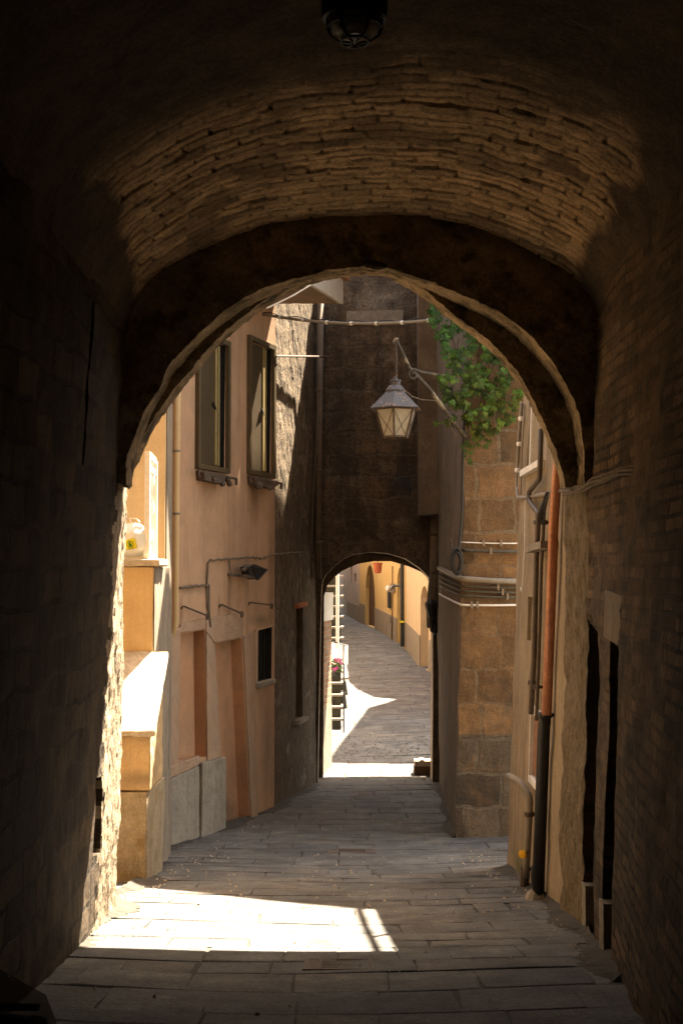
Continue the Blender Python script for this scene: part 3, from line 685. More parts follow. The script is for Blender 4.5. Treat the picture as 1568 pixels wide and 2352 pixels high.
slab(PKF, pq((372, 1795), (449, 1758), (449, 1952), (372, 1975)), .0, .05, 'plinth', M_cement, PK)
slab(PKF, pq((405, 1752), (452, 1735), (452, 1757), (372, 1794), (372, 1768)), .0, .035, 'plinth_cap', M_pilaster, PK)
slab(PKF, pq((451, 1752), (505, 1738), (506, 1940), (449, 1955)), .002, .075, 'pier_base', M_cement, PK)
slab(PKF, pq((471, 1452), (491, 1482), (505, 1738), (474, 1748)), .0, .02, 'pilaster', M_pilaster, PK)
slab(PKF, pq((471, 1420), (556, 1405), (556, 1463), (491, 1477), (471, 1450)), .0, .018, 'lintel', M_pilaster, PK)
slab(PKF, pq((412, 1432), (469, 1420), (469, 1444), (411, 1454)), .0, .018, 'lintel', M_pilaster, PK)
slab(PKF, pq((388, 1455), (410, 1440), (404, 1766), (372, 1790), (374, 1520)), .0, .03, 'pilaster', M_pilaster, PK)
slab(PKF, pq((557, 1462), (578, 1450), (590, 1885), (575, 1890)), .0, .02, 'pilaster', M_pilaster, PK)
slab(PKF, pq((586, 1568), (626, 1558), (626, 1570), (586, 1582)), -.02, .05, 'window_sill', M_stone, PK)
slab(PKF, pq((583, 1446), (626, 1434), (626, 1439), (590.5, 1448), (589.5, 1566), (584, 1568)), .0, .015, 'window_surround', M_pilaster, PK)
# tall casement windows
def casement(q, poly):
    (sa, zt), (sb, _), (_, zb), _ = poly
    W_ = sb - sa; zt = max(zt, poly[1][1])
    t = MB(); e = .055
    for (a, b, c_, d_) in ((sa - e, sa + .0, zb - e, zt + e), (sb, sb + e, zb - e, zt + e)):
        t.hexa([PKF.at(a, c_, -.03), PKF.at(b, c_, -.03), PKF.at(b, c_, .045), PKF.at(a, c_, .045), PKF.at(a, d_, -.03), PKF.at(b, d_, -.03), PKF.at(b, d_, .045), PKF.at(a, d_, .045)])
    for (c_, d_) in ((zb - e, zb), (zt, zt + e)):
        t.hexa([PKF.at(sa + .001, c_, -.03), PKF.at(sb - .001, c_, -.03), PKF.at(sb - .001, c_, .044), PKF.at(sa + .001, c_, .044), PKF.at(sa + .001, d_, -.03), PKF.at(sb - .001, d_, -.03), PKF.at(sb - .001, d_, .044), PKF.at(sa + .001, d_, .044)])
    win = t.build('window', M_frame, PK)
    def pane(a, b, c_, d_, dep, th, nm, m):
        k = MB(); k.prism([PKF.at(sa + W_ * a, c_, dep), PKF.at(sa + W_ * b, c_, dep), PKF.at(sa + W_ * b, d_, dep), PKF.at(sa + W_ * a, d_, dep)], PKF.n * th); return k.build(nm, m, win)
    pane(.02, .60, zb + .01, zt - .01, -.02, .02, 'blind', M_screen)
    pane(.61, .985, zb + .01, zt - .01, -.05, .01, 'pane', M_glass)
    pane(.605, .68, zb + .02, zt - .02, -.04, .05, 'sash', M_sash)
    pane(.77, .83, zb + .02, zt - .02, -.04, .03, 'sash', M_sash)
    k = MB(); zm = (zb + zt) / 2 - .05
    k.beam(PKF.at(sa + W_ * .50, zm + .05, .02), PKF.at(sa + W_ * .78, zm - .06, -.02), .02, .03); k.beam(PKF.at(sa + W_ * .74, zm, -.02), PKF.at(sa + W_ * .74, zm - .3, -.02), .02, .03)
    k.build('latch', M_black, win)
    return win
casement(0, w1); casement(1, w2)
for q, (pl, lab) in enumerate(((w1, 'rusty iron flower box holder under the nearer pink-house window'), (w2, 'ragged rusty flower box holder under the pink-house window by the corner'))):
    sa, sb, zb = pl[0][0], pl[1][0], pl[2][1] - .06
    o = thing('window_box', lab, 'window box', PKF.at((sa + sb) / 2, zb, .05), 'flower box holders under the pink house windows')
    mb = MB(); mb.prism([PKF.at(sa - .04, zb - .02, .0), PKF.at(sb - .22, zb - .02, .0), PKF.at(sb - .22, zb - .13, .0), PKF.at(sa - .02, zb - .12, .0)], PKF.n * .10); mb.build('trough', M_iron, o)
    mb = MB()
    mb.tube([PKF.at(sa - .14, zb - .03, .08), PKF.at(sb + .10, zb - .05, .10)], .014, 6)
    mb.tube([PKF.at(sa - .14, zb - .03, .08), PKF.at(sa - .13, zb - .10, .09)], .014, 6); mb.tube([PKF.at(sb + .09, zb - .05, .10), PKF.at(sb + .09, zb - .12, .10)], .018, 6)
    rq = random.Random(q)
    for k in range(9 if q else 4):
        s_ = sa + (sb - sa) * rq.random(); mb.blob(PKF.at(s_, zb - .06 - .08 * rq.random(), .11), .025 + .02 * rq.random(), 4, 0, .5, 4)
    mb.build('bracket', M_iron, o)
# eave with white fascia
ev = V(788, 698, 15.9); zE = ev.z
eA = PKF.at(0, 0); eB = Vector((PKF.at(PKF.L, 0).x, 15.92, 0))
ovh = ev.x - eB.x
mb = MB()
a0 = Vector((eA.x - .4, 12.42, 0)); 
mb.prism([(eB.x - .4, 15.9, zE), (ev.x - .05, 15.9, zE), (eA.x + ovh - .05, 12.42, zE), (eA.x - .4, 12.42, zE)], (0, 0, .12))
EV = mb.build('eave', M_soffit, PK)
mb = MB(); mb.prism([(ev.x - .045, 15.9, zE - .0), (ev.x, 15.9, zE - .0), (eA.x + ovh, 12.42, zE - .0), (eA.x + ovh - .045, 12.42, zE - .0)], (0, 0, .30)); mb.build('fascia', M_white, EV)
mb = MB(); mb.prism([(eB.x - .4, 15.92, zE + .32), (ev.x + .08, 15.98, zE + .30), (eA.x + ovh + .08, 12.42, zE + .30), (eA.x - .4, 12.42, zE + .32)], (0, 0, .09)); mb.build('roof', M_roof, EV)
# low window bars
mb = MB(); s0, s1 = lw[0][0], lw[1][0]
for k in range(3): s_ = s0 + (s1 - s0) * (.25 + .25 * k); mb.tube([PKF.at(s_, lw[3][1] + .0, -.05), PKF.at(s_, lw[0][1] + .0, -.05)], .008, 6)
mb.build('window_bars', M_black, PK)
# drainpipe
DP = thing('drainpipe', 'ochre painted drainpipe between the ochre house and the pink house', 'drainpipe', V(402, 1440, 13.2))
mb = MB(); mb.tube([V(408, 800, 13.2), V(404, 1100, 13.2), V(401, 1425, 13.2), V(399, 1440, 13.22), V(390, 1475, 13.24)], .040, 12); mb.build('pipe', M_yellow, DP, smooth=True)
for py in (1036, 1180): mb = MB(); p = V(403.5, py, 13.2); mb.lathe((p.x, p.y, p.z - .012), [(.045, 0), (.047, .005), (.047, .02), (.045, .024)], 14); mb.build('collar', M_greyside, DP)
DQ = thing('black_downpipe', 'thin black downpipe at the foot of the pink house behind the stair wall', 'drainpipe', V(371, 1950, 12.75))
mb = MB(); q = [V(376, 1500, 12.6), V(374, 1700, 12.6), V(371, 1790, 12.55), V(368, 1955, 12.45)]; mb.tube(q, .026, 10); mb.build('pipe', M_black, DQ)
mb = MB(); p = V(375, 1735, 12.58); mb.lathe((p.x, p.y, p.z), [(.03, 0), (.034, .01), (.034, .03), (.03, .04)], 12); mb.build('collar', M_black, DQ)
# floodlight
fl = PKF.P(545, 1315, .12)
FLD = thing('floodlight', 'dusty dark floodlight tilted downwards on the pink wall', 'floodlight', fl)
mb = MB()
def fq(a, b, d): return PKF.P(a, b) + PKF.n * d
c = [fq(533, 1303, .10), fq(541, 1297, .10), fq(556, 1300, .10), fq(574, 1309, .10), fq(553, 1331, .10), fq(536, 1322, .10)]
mb.prism(c, PKF.n * .10); mb.prism([fq(533, 1301, .201), fq(541, 1295, .201), fq(576, 1308, .201), fq(553, 1333, .201), fq(549, 1331, .201), fq(540, 1300, .201)], PKF.n * .02); mb.build('housing', M_black, FLD)
mb = MB(); mb.beam(PKF.P(523, 1320, .0), PKF.P(536, 1323, .17), .05, .03); mb.beam(PKF.P(524, 1322, .17), PKF.P(550, 1326, .19), .03, .03); mb.beam(PKF.P(527, 1311, .16), PKF.P(534, 1303, .17), .03, .03); mb.build('bracket', M_iron, FLD)
mb = MB(); mb.prism([fq(542, 1302, .223), fq(570, 1309, .223), fq(552, 1327, .223)], PKF.n * .004); mb.build('lamp_glass', M_glass, FLD)
# iron hooks
for (a, b, c_, d_, lab) in ((416, 1393, 457, 1416, 'rusty iron hook in the pink wall above the nearer niche'), (503, 1389, 537, 1411, 'rusty iron hook above the second pink-wall niche, pointing steeply down'), (570, 1384, 606, 1392, 'rusty iron hook above the small dark window, nearly level')):
    mb = MB(); p0, p1 = PKF.P(a, b, .0), PKF.P(c_ - 3, d_ - 3, .10)
    mb.tube([PKF.P(a, b + 6, .0), PKF.P(a, b, .02), p0 + PKF.n * .04, p1], .010, 6)
    cc = PKF.P(c_, d_, .10)
    mb.tube([cc + (PKF.u * math.cos(t) + Vector((0, 0, math.sin(t)))) * .030 for t in np.linspace(0, 2 * math.pi, 17)], .009, 6)
    solo('wall_hook', mb, M_iron, lab, 'hook', tuple(p0), 'iron hooks along the pink wall')
# cables on the pink wall
def cable(name, pts, r, m, label, cat='cable', wob=.0, n=5):
    mb = MB(); P = []
    for i in range(len(pts) - 1):
        for q in np.linspace(0, 1, n, endpoint=False):
            P.append(Vector(pts[i]) * (1 - q) + Vector(pts[i + 1]) * q + Vector((0, 0, wob * math.sin(9.7 * len(P)))))
    P.append(Vector(pts[-1])); mb.tube(P, r, 6)
    return solo(name, mb, m, label, cat, tuple(P[0]))
EF = Fr((-.82, 15.95), (-.335, 18.02))
cable('wall_cable', [PKF.P(474, 1400, .02), PKF.P(472, 1340, .02), PKF.P(474, 1294, .02), PKF.P(480, 1287, .02), PKF.P(520, 1284, .03), PKF.P(570, 1280, .03), PKF.P(600, 1283, .02), PKF.P(618, 1274, .03), EF.P(650, 1271, .04), EF.P(690, 1268, .04)], .011, M_lead, 'sagging cable with plaster crust across the pink wall above the floodlight', wob=.008)
cable('wall_cable', [PKF.P(410, 1350, .02), PKF.P(440, 1346, .02), PKF.P(476, 1344, .02), PKF.P(476, 1400, .02), PKF.P(479, 1440, .025)], .012, M_lead, 'short crusted cable dropping beside the nearer niche', wob=.005)
cable('lamp_wire', [PKF.P(520, 1284, .03), PKF.P(522, 1300, .03), PKF.P(524, 1318, .03)], .006, M_black, 'short black wire feeding the dusty floodlight')
# overhead conduit and white wire
pa, pb = V(604, 722, 15.0), V(1015, 733, 13.6)
ON = thing('overhead_conduit', 'pale conduit sagging across the alley high in front of the dark wall', 'conduit', (pa + pb) / 2)
P = []
for t in np.linspace(0, 1, 30): q = pa.lerp(pb, t); q.z -= .10 * 4 * t * (1 - t) * .75; P.append(q)
mb = MB(); mb.tube(P, .017, 8); mb.build('conduit', M_pvc, ON, smooth=True)
mb = MB(); mb.tube([p + Vector((0, 0, .022 + .012 * math.sin(i * 1.3))) for i, p in enumerate(P)], .005, 6); mb.build('cable', M_black, ON)
for i in range(3, 29, 4): mb = MB(); d = (P[i + 1] - P[i]).normalized(); mb.tube([P[i] - d * .012, P[i] + d * .012], .024, 8); mb.build('clip', M_white, ON)
cable('white_wire', [V(612, 708, 14.2), V(640, 695, 14.25), V(676, 677, 14.3), V(712, 655, 14.35), V(740, 636, 14.4)], .009, M_white, 'thin white wire rising to the white eave')

# ------------------------------------------------------------------ dark rubble house at the end on the left
EB = thing('rubble_house', 'tall dark rubble stone house beyond the pink house, sunlit near its eave', 'house', (-.6, 17, floor(17)))
eh = [EF.px(a, b) for a, b in ((677, 1397), (694, 1391), (694, 1645), (676, 1655))]
ss = np.linspace(0, EF.L, 90); zz = np.concatenate([np.linspace(-3, 0, 60), np.linspace(.03, 4.4, 150)])
A = np.array([[EF.at(s_, z_) for z_ in zz] for s_ in ss])
dsp = fbm(A, 1.5, 3) * .012 + fbm(A * np.array([1, 1, .5]), 16, 3) * .012
inside = np.zeros(dsp.shape, bool)
for i, s_ in enumerate(ss):
    for j, z_ in enumerate(zz):
        if eh[0][0] < s_ < eh[1][0] and eh[2][1] < z_ < eh[0][1]: inside[i, j] = True
dsp = np.where(inside, -.18, dsp)
A = A + dsp[..., None] * np.array(EF.n)
mb = MB(); mb.grid(A)
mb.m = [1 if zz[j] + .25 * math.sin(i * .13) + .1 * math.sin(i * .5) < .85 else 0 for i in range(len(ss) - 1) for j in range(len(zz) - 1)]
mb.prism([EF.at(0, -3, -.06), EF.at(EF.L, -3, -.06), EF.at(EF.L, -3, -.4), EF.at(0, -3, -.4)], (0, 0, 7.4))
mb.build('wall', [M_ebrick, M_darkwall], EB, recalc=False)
slab(EF, [(eh[3][0] - .05, eh[3][1] - .05), (eh[2][0] + .05, eh[2][1] - .05), (eh[2][0] + .05, eh[2][1]), (eh[3][0] - .05, eh[3][1])], .0, .08, 'window_sill', M_stone, EB)
slab(EF, [(eh[0][0] - .03, eh[0][1]), (eh[1][0] + .03, eh[1][1]), (eh[1][0] + .03, eh[1][1] + .05), (eh[0][0] - .03, eh[0][1] + .05)], .0, .07, 'lintel', M_red, EB)
mb = MB(); mb.box(-4, -1.1, 12.5, 18.4, 2.9, 4.2); mb.build('loft', M_darkwall, EB)
cable('tie_rod', [V(634, 818, 15.8), V(715, 819, 17.2), V(760, 820, 17.8)], .014, M_iron, 'rusty iron tie rod across the sunlit rubble wall', 'tie rod')
cable('hanging_wire', [EF.P(716, 705, .10), EF.P(715, 800, .10), EF.P(712, 950, .10), EF.P(705, 1100, .10), EF.P(700, 1270, .09)], .005, M_lead, 'thin wire hanging down the dark rubble wall')
# drainpipe in the corner
GP = thing('drainpipe', 'grey drainpipe in the corner of the dark wall left of the far arch', 'drainpipe', V(733, 1330, 17.85))
mb = MB(); mb.tube([V(736, 690, 17.8), V(733, 1000, 17.8), V(731, 1330, 17.8)], .045, 12); mb.build('pipe', M_sideplaster, GP, smooth=True)
for py in (900, 1085, 1250): mb = MB(); p = V(733, py, 17.8); mb.lathe(p, [(.05, 0), (.056, .01), (.056, .03), (.05, .04)], 12); mb.build('collar', M_sideplaster, GP)

# ------------------------------------------------------------------ far arch house
AF = Fr((-.55, 18.0), (1.9, 18.0))
AH = thing('arch_house', 'sooty plastered house bridging the alley over the smaller far arch', 'house', (.5, 18.5, floor(18.5)))
ap = [(729, 1800), (733, 1600), (738, 1360), (741, 1332), (752, 1316), (770, 1299), (790, 1283), (810, 1274), (850, 1268), (890, 1271), (931, 1283), (963, 1304), (984, 1325), (993, 1348), (994, 1600), (992, 1800)]
hole = [AF.px(a, b) for a, b in ap]; hole[0] = (hole[0][0], -3.05); hole[-1] = (hole[-1][0], -3.05)
mb = MB(); holed(mb, AF, [(0, -3.2), (2.45, -3.2), (2.45, 4.1), (0, 4.1)], [(hole, .40, 1, None)], .40)
def dspot(px, py, rx_, rz_, c_, st_): p = AF.P(px, py); return (tuple(p), (rx_, 3, rz_), c_, st_)
M_dwall2 = mat('sooty_stone_wall', (.105, .072, .043), (.066, .047, .03), 2.6, .92, 1.0, 16, .024, .5, patches=((.14, .11, .078), 3.3, .55, .66), streak=((.038, .03, .022), .75, 4.0), brick=_DB, base=AH.location,
    spots=[dspot(880, 690, .55, .35, (.20, .165, .125), .85), dspot(930, 1110, .28, .30, (.035, .033, .036), .9), dspot(860, 1130, .25, .3, (.17, .10, .055), .6), dspot(770, 950, .2, .8, (.045, .035, .025), .7), dspot(900, 700, .14, .14, (.05, .04, .03), .8)])
mb.build('wall', [M_dwall2, M_coping], AH)  # arch reveal made paler: bounced light put into its colour
AF2 = Fr((-.55, 18.44), (1.9, 18.44))
ap2 = [(742, 1800), (744, 1370), (752, 1343), (768, 1326), (786, 1311), (822, 1295), (858, 1289), (898, 1289), (939, 1301), (968, 1314), (981, 1326), (992, 1352), (993, 1600), (991, 1800)]
hole2 = [AF2.px(a, b) for a, b in ap2]; hole2[0] = (hole2[0][0], -3.05); hole2[-1] = (hole2[-1][0], -3.05)
mb = MB(); holed(mb, AF2, [(0, -3.2), (2.45, -3.2), (2.45, 2.0), (0, 2.0)], [(hole2, .12, 1, None)], .12); mb.build('inner_arch', [M_darkwall, M_wood], AH)
jx0, jx1 = V(741, 1700, 18.6).x, V(762, 1700, 19.35).x
mb = MB(); zsplit = V(750, 1622, 19).z; zs2 = V(750, 1425, 19).z
mb.prism([(jx0, 18.57, -3.1), (jx1, 19.35, -3.1), (jx1 - .5, 19.35, -3.1), (jx0 - .5, 18.57, -3.1)], (0, 0, zsplit + 3.1)); mb.build('stone_jamb', M_stone, AH)
mb = MB(); mb.prism([(jx0 + .0, 18.575, zsplit), (jx1 - .006, 19.34, zsplit), (jx1 - .5, 19.34, zsplit), (jx0 - .5, 18.575, zsplit)], (0, 0, zs2 - zsplit)); mb.build('brick_jamb', M_jamb2, AH)
mb = MB(); mb.prism([(jx0 + .0, 18.575, zs2), (jx1 + .02, 19.34, zs2), (jx1 - .5, 19.34, zs2), (jx0 - .5, 18.575, zs2)], (0, 0, .4)); mb.build('plaster_jamb', M_white, AH)
mb = MB(); mb.box(1.34, 1.6, 18.57, 18.72, -3.1, .3); mb.build('right_jamb', M_darkwall, AH)
mb = MB(); mb.box(-2.6, 3.2, 18.58, 20.0, .34, 4.05); mb.build('upper_floor', M_darkwall, AH)
mb = MB(); mb.prism([(1.04, 18.05, 4.06), (1.98, 21.0, 4.06), (4.4, 21.0, 4.06), (4.4, 18.05, 4.06)], (0, 0, 5.2)); mb.build('shade_attic', M_darkwall, AH)  # unseen block added to keep the sun off the lower pink facade
slab(AF, [AF.px(a, b) for a, b in ((795, 715), (925, 712), (925, 742), (795, 748))], .0, .012, 'patch_of_bare_stone', M_stone, AH)
# projecting flue with pipe
FL = MB(); p0, p1 = V(961, 1180, 17.2), V(1020, 1180, 17.2)
FL.prism([(p0.x, 17.2, p0.z), (p1.x + .1, 17.2, p0.z), (p1.x + .1, 17.98, p0.z), (p0.x + .03, 17.98, p0.z)], (0, 0, 5)); FLO = FL.build('chimney_flue', M_sideplaster, AH)
FP = thing('drainpipe', 'fat grey drainpipe under the projecting flue right of the far arch', 'drainpipe', V(1000, 1340, 17.6))
mb = MB(); mb.tube([V(1000, 1185, 17.6), V(998, 1320, 17.6), V(994, 1350, 17.7), V(990, 1400, 17.8), V(991, 1440, 17.85)], .072, 12); mb.build('pipe', M_sideplaster, FP, smooth=True)
for py in (1232, 1318): mb = MB(); p = V(999, py, 17.6); mb.lathe(p, [(.075, 0), (.082, .008), (.082, .03), (.075, .04)], 14); mb.build('collar', M_iron, FP)
WL = thing('wall_lantern', 'small dark wall lantern on the right edge of the far arch', 'lantern', V(996, 1400, 17.7))
mb = MB(); p = V(990, 1400, 17.72); mb.lathe((p.x, p.y, p.z - .12), [(.03, 0), (.05, .03), (.085, .16), (.09, .2), (.04, .26), (.01, .32)], 8); mb.build('lamp_body', M_black, WL)
mb = MB(); mb.tube([V(999, 1455, 17.95), V(992, 1450, 17.75), V(990, 1425, 17.72)], .02, 8); mb.blob(V(997, 1445, 17.8), .06, 6, 0, .5, 3); mb.build('bracket', M_black, WL)

# ------------------------------------------------------------------ ashlar house on the right
SH = thing('tufa_house', 'house of large orange-brown tufa blocks with a grey plastered side, right of the lantern', 'house', (2.2, 14.5, floor(14.5)))
bl, tl_ = V(1045, 1915, 13.8).x, V(1071, 900, 13.8).x
def sx(z): return bl + (tl_ - bl) * (z + 2.8) / (V(1071, 900, 13.8).z + 2.8)
ASF = Fr((1.0, 13.8), (4.0, 13.8))
mb = MB()
zr = np.linspace(-3.1, 5.72, 116); xr_ = np.linspace(0, 1, 46)
A = np.array([[(sx(z) + t * (3.6 - sx(z)), 13.8, z) for t in xr_] for z in zr]); 
hh = fbm(A, 2, 3) * .02 + fbm(A, 9, 3) * .012
A[..., 1] += hh; A[:, 0, 0] += fbm(A[:, 0], 3, 3) * .02
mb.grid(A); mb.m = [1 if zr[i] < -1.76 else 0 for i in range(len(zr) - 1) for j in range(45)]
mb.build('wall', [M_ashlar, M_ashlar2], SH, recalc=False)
A2 = np.array([[(sx(z) * (1 - t) + t * (1.335 - .07 * max(0, (z + 2.8)) / 4.5) + .0, 13.81 + t * 4.17, z) for t in np.linspace(0, 1, 60)] for z in zr])
A2[..., 0] += fbm(A2, 1.4, 3) * .02; A2[:, 0] = A[:, 0] + np.array([0, .004, 0])
mb = MB(); mb.grid(A2); mb.build('side_wall', M_sideplaster, SH, recalc=False)
mb = MB(); mb.hexa([(1.75, 13.9, -3.1), (3.7, 13.9, -3.1), (3.7, 18, -3.1), (1.75, 18, -3.1), (1.75, 13.9, 6.2), (3.7, 13.9, 8.05), (3.7, 18, 8.05), (1.75, 18, 6.2)]); mb.build('house_core', M_darkwall, SH)
mb = MB(); mb.prism([(.15, 13.72, 4.75), (3.9, 13.72, 8.3), (3.9, 16.4, 8.3), (-.20, 16.4, 4.42), (-.20, 13.9, 4.42)], (0, 0, .16)); mb.build('roof', M_roof, SH)  # unseen roof; outline and tilt shaped to cast the sun patch's far edge
px0 = [V(1022, y, 15.2) for y in (690, 1260)]
# conduits along the blocks
def runs(name, y0, y1, r, m, lab, d=.05, clips=(), side=True, clipm=None):
    o = thing(name, lab, 'conduit', V(1120, y0, 13.75), 'pipes and conduits running across the tufa blocks')
    pts_ = [V(1215, y1, 13.8 - d), V(1130, (y0 + y1) / 2 + 1, 13.8 - d), V(1072, y0, 13.8 - d), V(1058, y0 - 1, 13.82 - d)]
    if side: pts_ += [V(1046, y0 - 6, 14.3), V(1022, y0 - 18, 15.6), V(1008, y0 - 26, 16.9)]
    mb = MB(); mb.tube(pts_, r, 8); mb.build('pipe', m, o, smooth=True)
    for cx_ in clips:
        p = V(cx_, (y0 + y1) / 2, 13.8 - d - r); mb = MB(); mb.box(p.x - .012, p.x + .012, p.y - .004, p.y + .03, p.z - .035, p.z + .035); mb.build('clip', clipm or M_greyside, o)
runs('white_cable_run', 1246, 1248, .007, M_white, 'thin white cable, topmost of the lines across the tufa blocks', .03, (1110, 1150), False)
runs('conduit', 1264, 1267, .018, M_dimpipe, 'greenish conduit below the thin white cable on the tufa blocks', .045, (1127,), False)
runs('thick_pipe', 1330, 1336, .030, M_pvc, 'thick pale pipe bending round the tufa corner', .06, ())
runs('conduit', 1347, 1350, .014, M_dimpipe, 'dark conduit just under the thick pale pipe', .04, (1144,))
runs('conduit', 1358, 1361, .014, M_dimpipe, 'dark conduit in the middle of the row under the thick pipe', .04, (1154,))
runs('conduit', 1369, 1372, .014, M_dimpipe, 'dark conduit lowest of the dark row, above the white conduit', .04, (1165,))
runs('white_conduit', 1390, 1389, .012, M_white, 'thin white conduit under the dark conduits on the tufa blocks', .04, (1083, 1096))
# coil of cable on the corner
mb = MB(); c0 = V(1047, 1290, 13.72)
for k in range(9):
    rr2 = .055 + .006 * (k % 4); ph = k * .5
    mb.tube([(c0.x + rr2 * .75 * math.sin(t) + .008 * math.sin(k), c0.y - .01 * k * .6, c0.z + rr2 * 1.9 * math.cos(t) + .01 * math.cos(k * 2)) for t in np.linspace(0, 2 * math.pi, 22)], .011, 6)
solo('cable_coil', mb, M_black, 'black coil of cable hung on the tufa house corner above the pipes', 'cable coil', tuple(c0))
cable('corner_cable', [V(1066, 960, 13.7), V(1062, 1060, 13.7), V(1060, 1180, 13.72), V(1054, 1250, 13.72), V(1050, 1268, 13.72)], .014, M_black, 'black cables running down the tufa corner to the coil')
cable('corner_cable', [V(1032, 1110, 14.6), V(1029, 1180, 14.6), V(1034, 1235, 14.4), V(1043, 1270, 13.9)], .009, M_lead, 'loose cable looping on the grey side of the tufa house')

# ------------------------------------------------------------------ street lantern on its bracket
LT = thing('street_lantern', 'rust-spotted street lantern with milky panes hanging from a scrolled wall bracket', 'street lamp', V(1075, 1010, 13.72))
tip = V(911, 783, 12.9); root = V(1076, 1012, 13.75); jn = V(944, 855, 13.0)
mid = V(985, 893, 13.2)
mb = MB()
P = [root, root.lerp(mid, .5) + Vector((0, 0, -.012)), mid, jn.lerp(tip, .15), jn.lerp(tip, .6), tip]
mb.tube(P, [.024, .024, .022, .019, .017, .015], 10)
mb.tube([tip + Vector((.03 * math.sin(t) - .0, 0, .03 * math.cos(t) - .01)) for t in np.linspace(.6, -3.4, 12)], .012, 8)
st = [V(1030, 864, 13.75), V(1000, 860, 13.5), V(970, 855, 13.15), V(950, 848, 13.0)]
sc_ = V(949, 861, 13.0)
st += [sc_ + Vector((-.055 * (1 - k / 26) * math.sin(k * .36 + .0), 0, .055 * (1 - k / 26) * math.cos(k * .36))) for k in range(1, 22)]
mb.tube(st, .014, 8); mb.build('bracket', mat('worn_bracket_paint', (.035, .03, .025), (.07, .055, .04), 5, .7, .3, 40, .003, .3, patches=((.22, .18, .12), 4, .53, .6)), LT)
hk = V(909, 838, 12.9)
mb = MB()
for k in range(9):
    za, zb_ = tip.z - .05 - k * .036, tip.z - .05 - (k + 1) * .036
    r_ = .010; cx_, cz_ = tip.x - .005, (za + zb_) / 2
    mb.tube([(cx_ + r_ * math.cos(t) * (1 if k % 2 else .2), 12.9 + r_ * math.cos(t) * (.2 if k % 2 else 1), cz_ + .024 * math.sin(t)) for t in np.linspace(0, 2 * math.pi, 11)], .0045, 5)
zt_ = tip.z - .05 - 9 * .036
ltop = V(908, 878, 12.9).z
mb.tube([(tip.x, 12.9, zt_ + .03), (tip.x - .004, 12.9, ltop - .01)], .007, 6)
mb.tube([(tip.x - .01 - .028 * math.sin(t), 12.9, zt_ - .01 + .028 * math.cos(t)) for t in np.linspace(-.3, 2.8, 9)], .007, 6)
mb.build('chain', M_iron, LT)
lc = Vector((V(908, 940, 12.9).x, 12.9, 0)); zr0, zr1 = V(908, 939, 12.9).z, V(908, 905, 12.9).z
ROT = R(22)
def ngon(r, z, n=6): return [Vector((lc.x + r * math.cos(ROT + 2 * math.pi * k / n), 12.9 + r * math.sin(ROT + 2 * math.pi * k / n), z)) for k in range(n)]
def frus(mb, rows, cap=True):
    n = len(rows[0]); vs_ = [p for r_ in rows for p in r_]
    fs = [(i * n + k, i * n + (k + 1) % n, (i + 1) * n + (k + 1) % n, (i + 1) * n + k) for i in range(len(rows) - 1) for k in range(n)]
    if cap: fs += [tuple(range(n))[::-1], tuple(range((len(rows) - 1) * n, len(rows) * n))]
    mb.add(vs_, fs)
Rr = .275
mb = MB(); frus(mb, [ngon(Rr, zr0 - .006), ngon(Rr, zr0), ngon(.12, zr1), ngon(.10, zr1 + .02)]); mb.build('roof', M_lroof, LT)
mb = MB(); mb.lathe((lc.x, 12.9, zr1 + .015), [(.095, 0), (.10, .02), (.075, .055), (.05, .075), (.052, .11), (.062, .112), (.06, .122), (.02, .13), (.012, .16)], 16); mb.build('chimney_cap', M_lroof, LT, smooth=False)
zb_ = V(908, 1004, 12.9).z
gt, gb = ngon(.212, zr0 - .012), ngon(.128, zb_)
for k in range(6):
    a, b, c_, d_ = gt[k], gt[(k + 1) % 6], gb[(k + 1) % 6], gb[k]
    cen = (a + b + c_ + d_) / 4; ins = Vector((lc.x, 12.9, cen.z)) - cen; ins.normalize()
    mb = MB(); mb.prism([a, b, c_, d_], ins * .006); mb.build('glass_pane', M_lamp, LT)
mb = MB()
for k in range(6):
    mb.beam(gt[k], gb[k], .018, .018)
    mb.beam(gb[k], gb[(k + 1) % 6], .016, .016); mb.beam(gt[k], gt[(k + 1) % 6], .016, .016)
    o_ = ((gt[k] + gb[(k + 1) % 6]) / 2 - Vector((lc.x, 12.9, (gt[k].z + gb[k].z) / 2))).normalized() * .006
    mb.tube([gt[k] + o_, gb[(k + 1) % 6] + o_], .0022, 5); mb.tube([gt[(k + 1) % 6] + o_, gb[k] + o_], .0022, 5)
mb.build('frame', M_iron, LT)
mb = MB(); mb.tube([(tip.x, 12.9, ltop + .02), V(925, 893, 12.95), V(945, 910, 13.1), V(968, 918, 13.25), V(1000, 920, 13.5)], .005, 5); mb.tube([V(1062, 1000, 13.72), V(1045, 998, 13.66), V(1036, 985, 13.6), V(1030, 965, 13.5)], .008, 5); mb.build('wire', M_lead, LT)

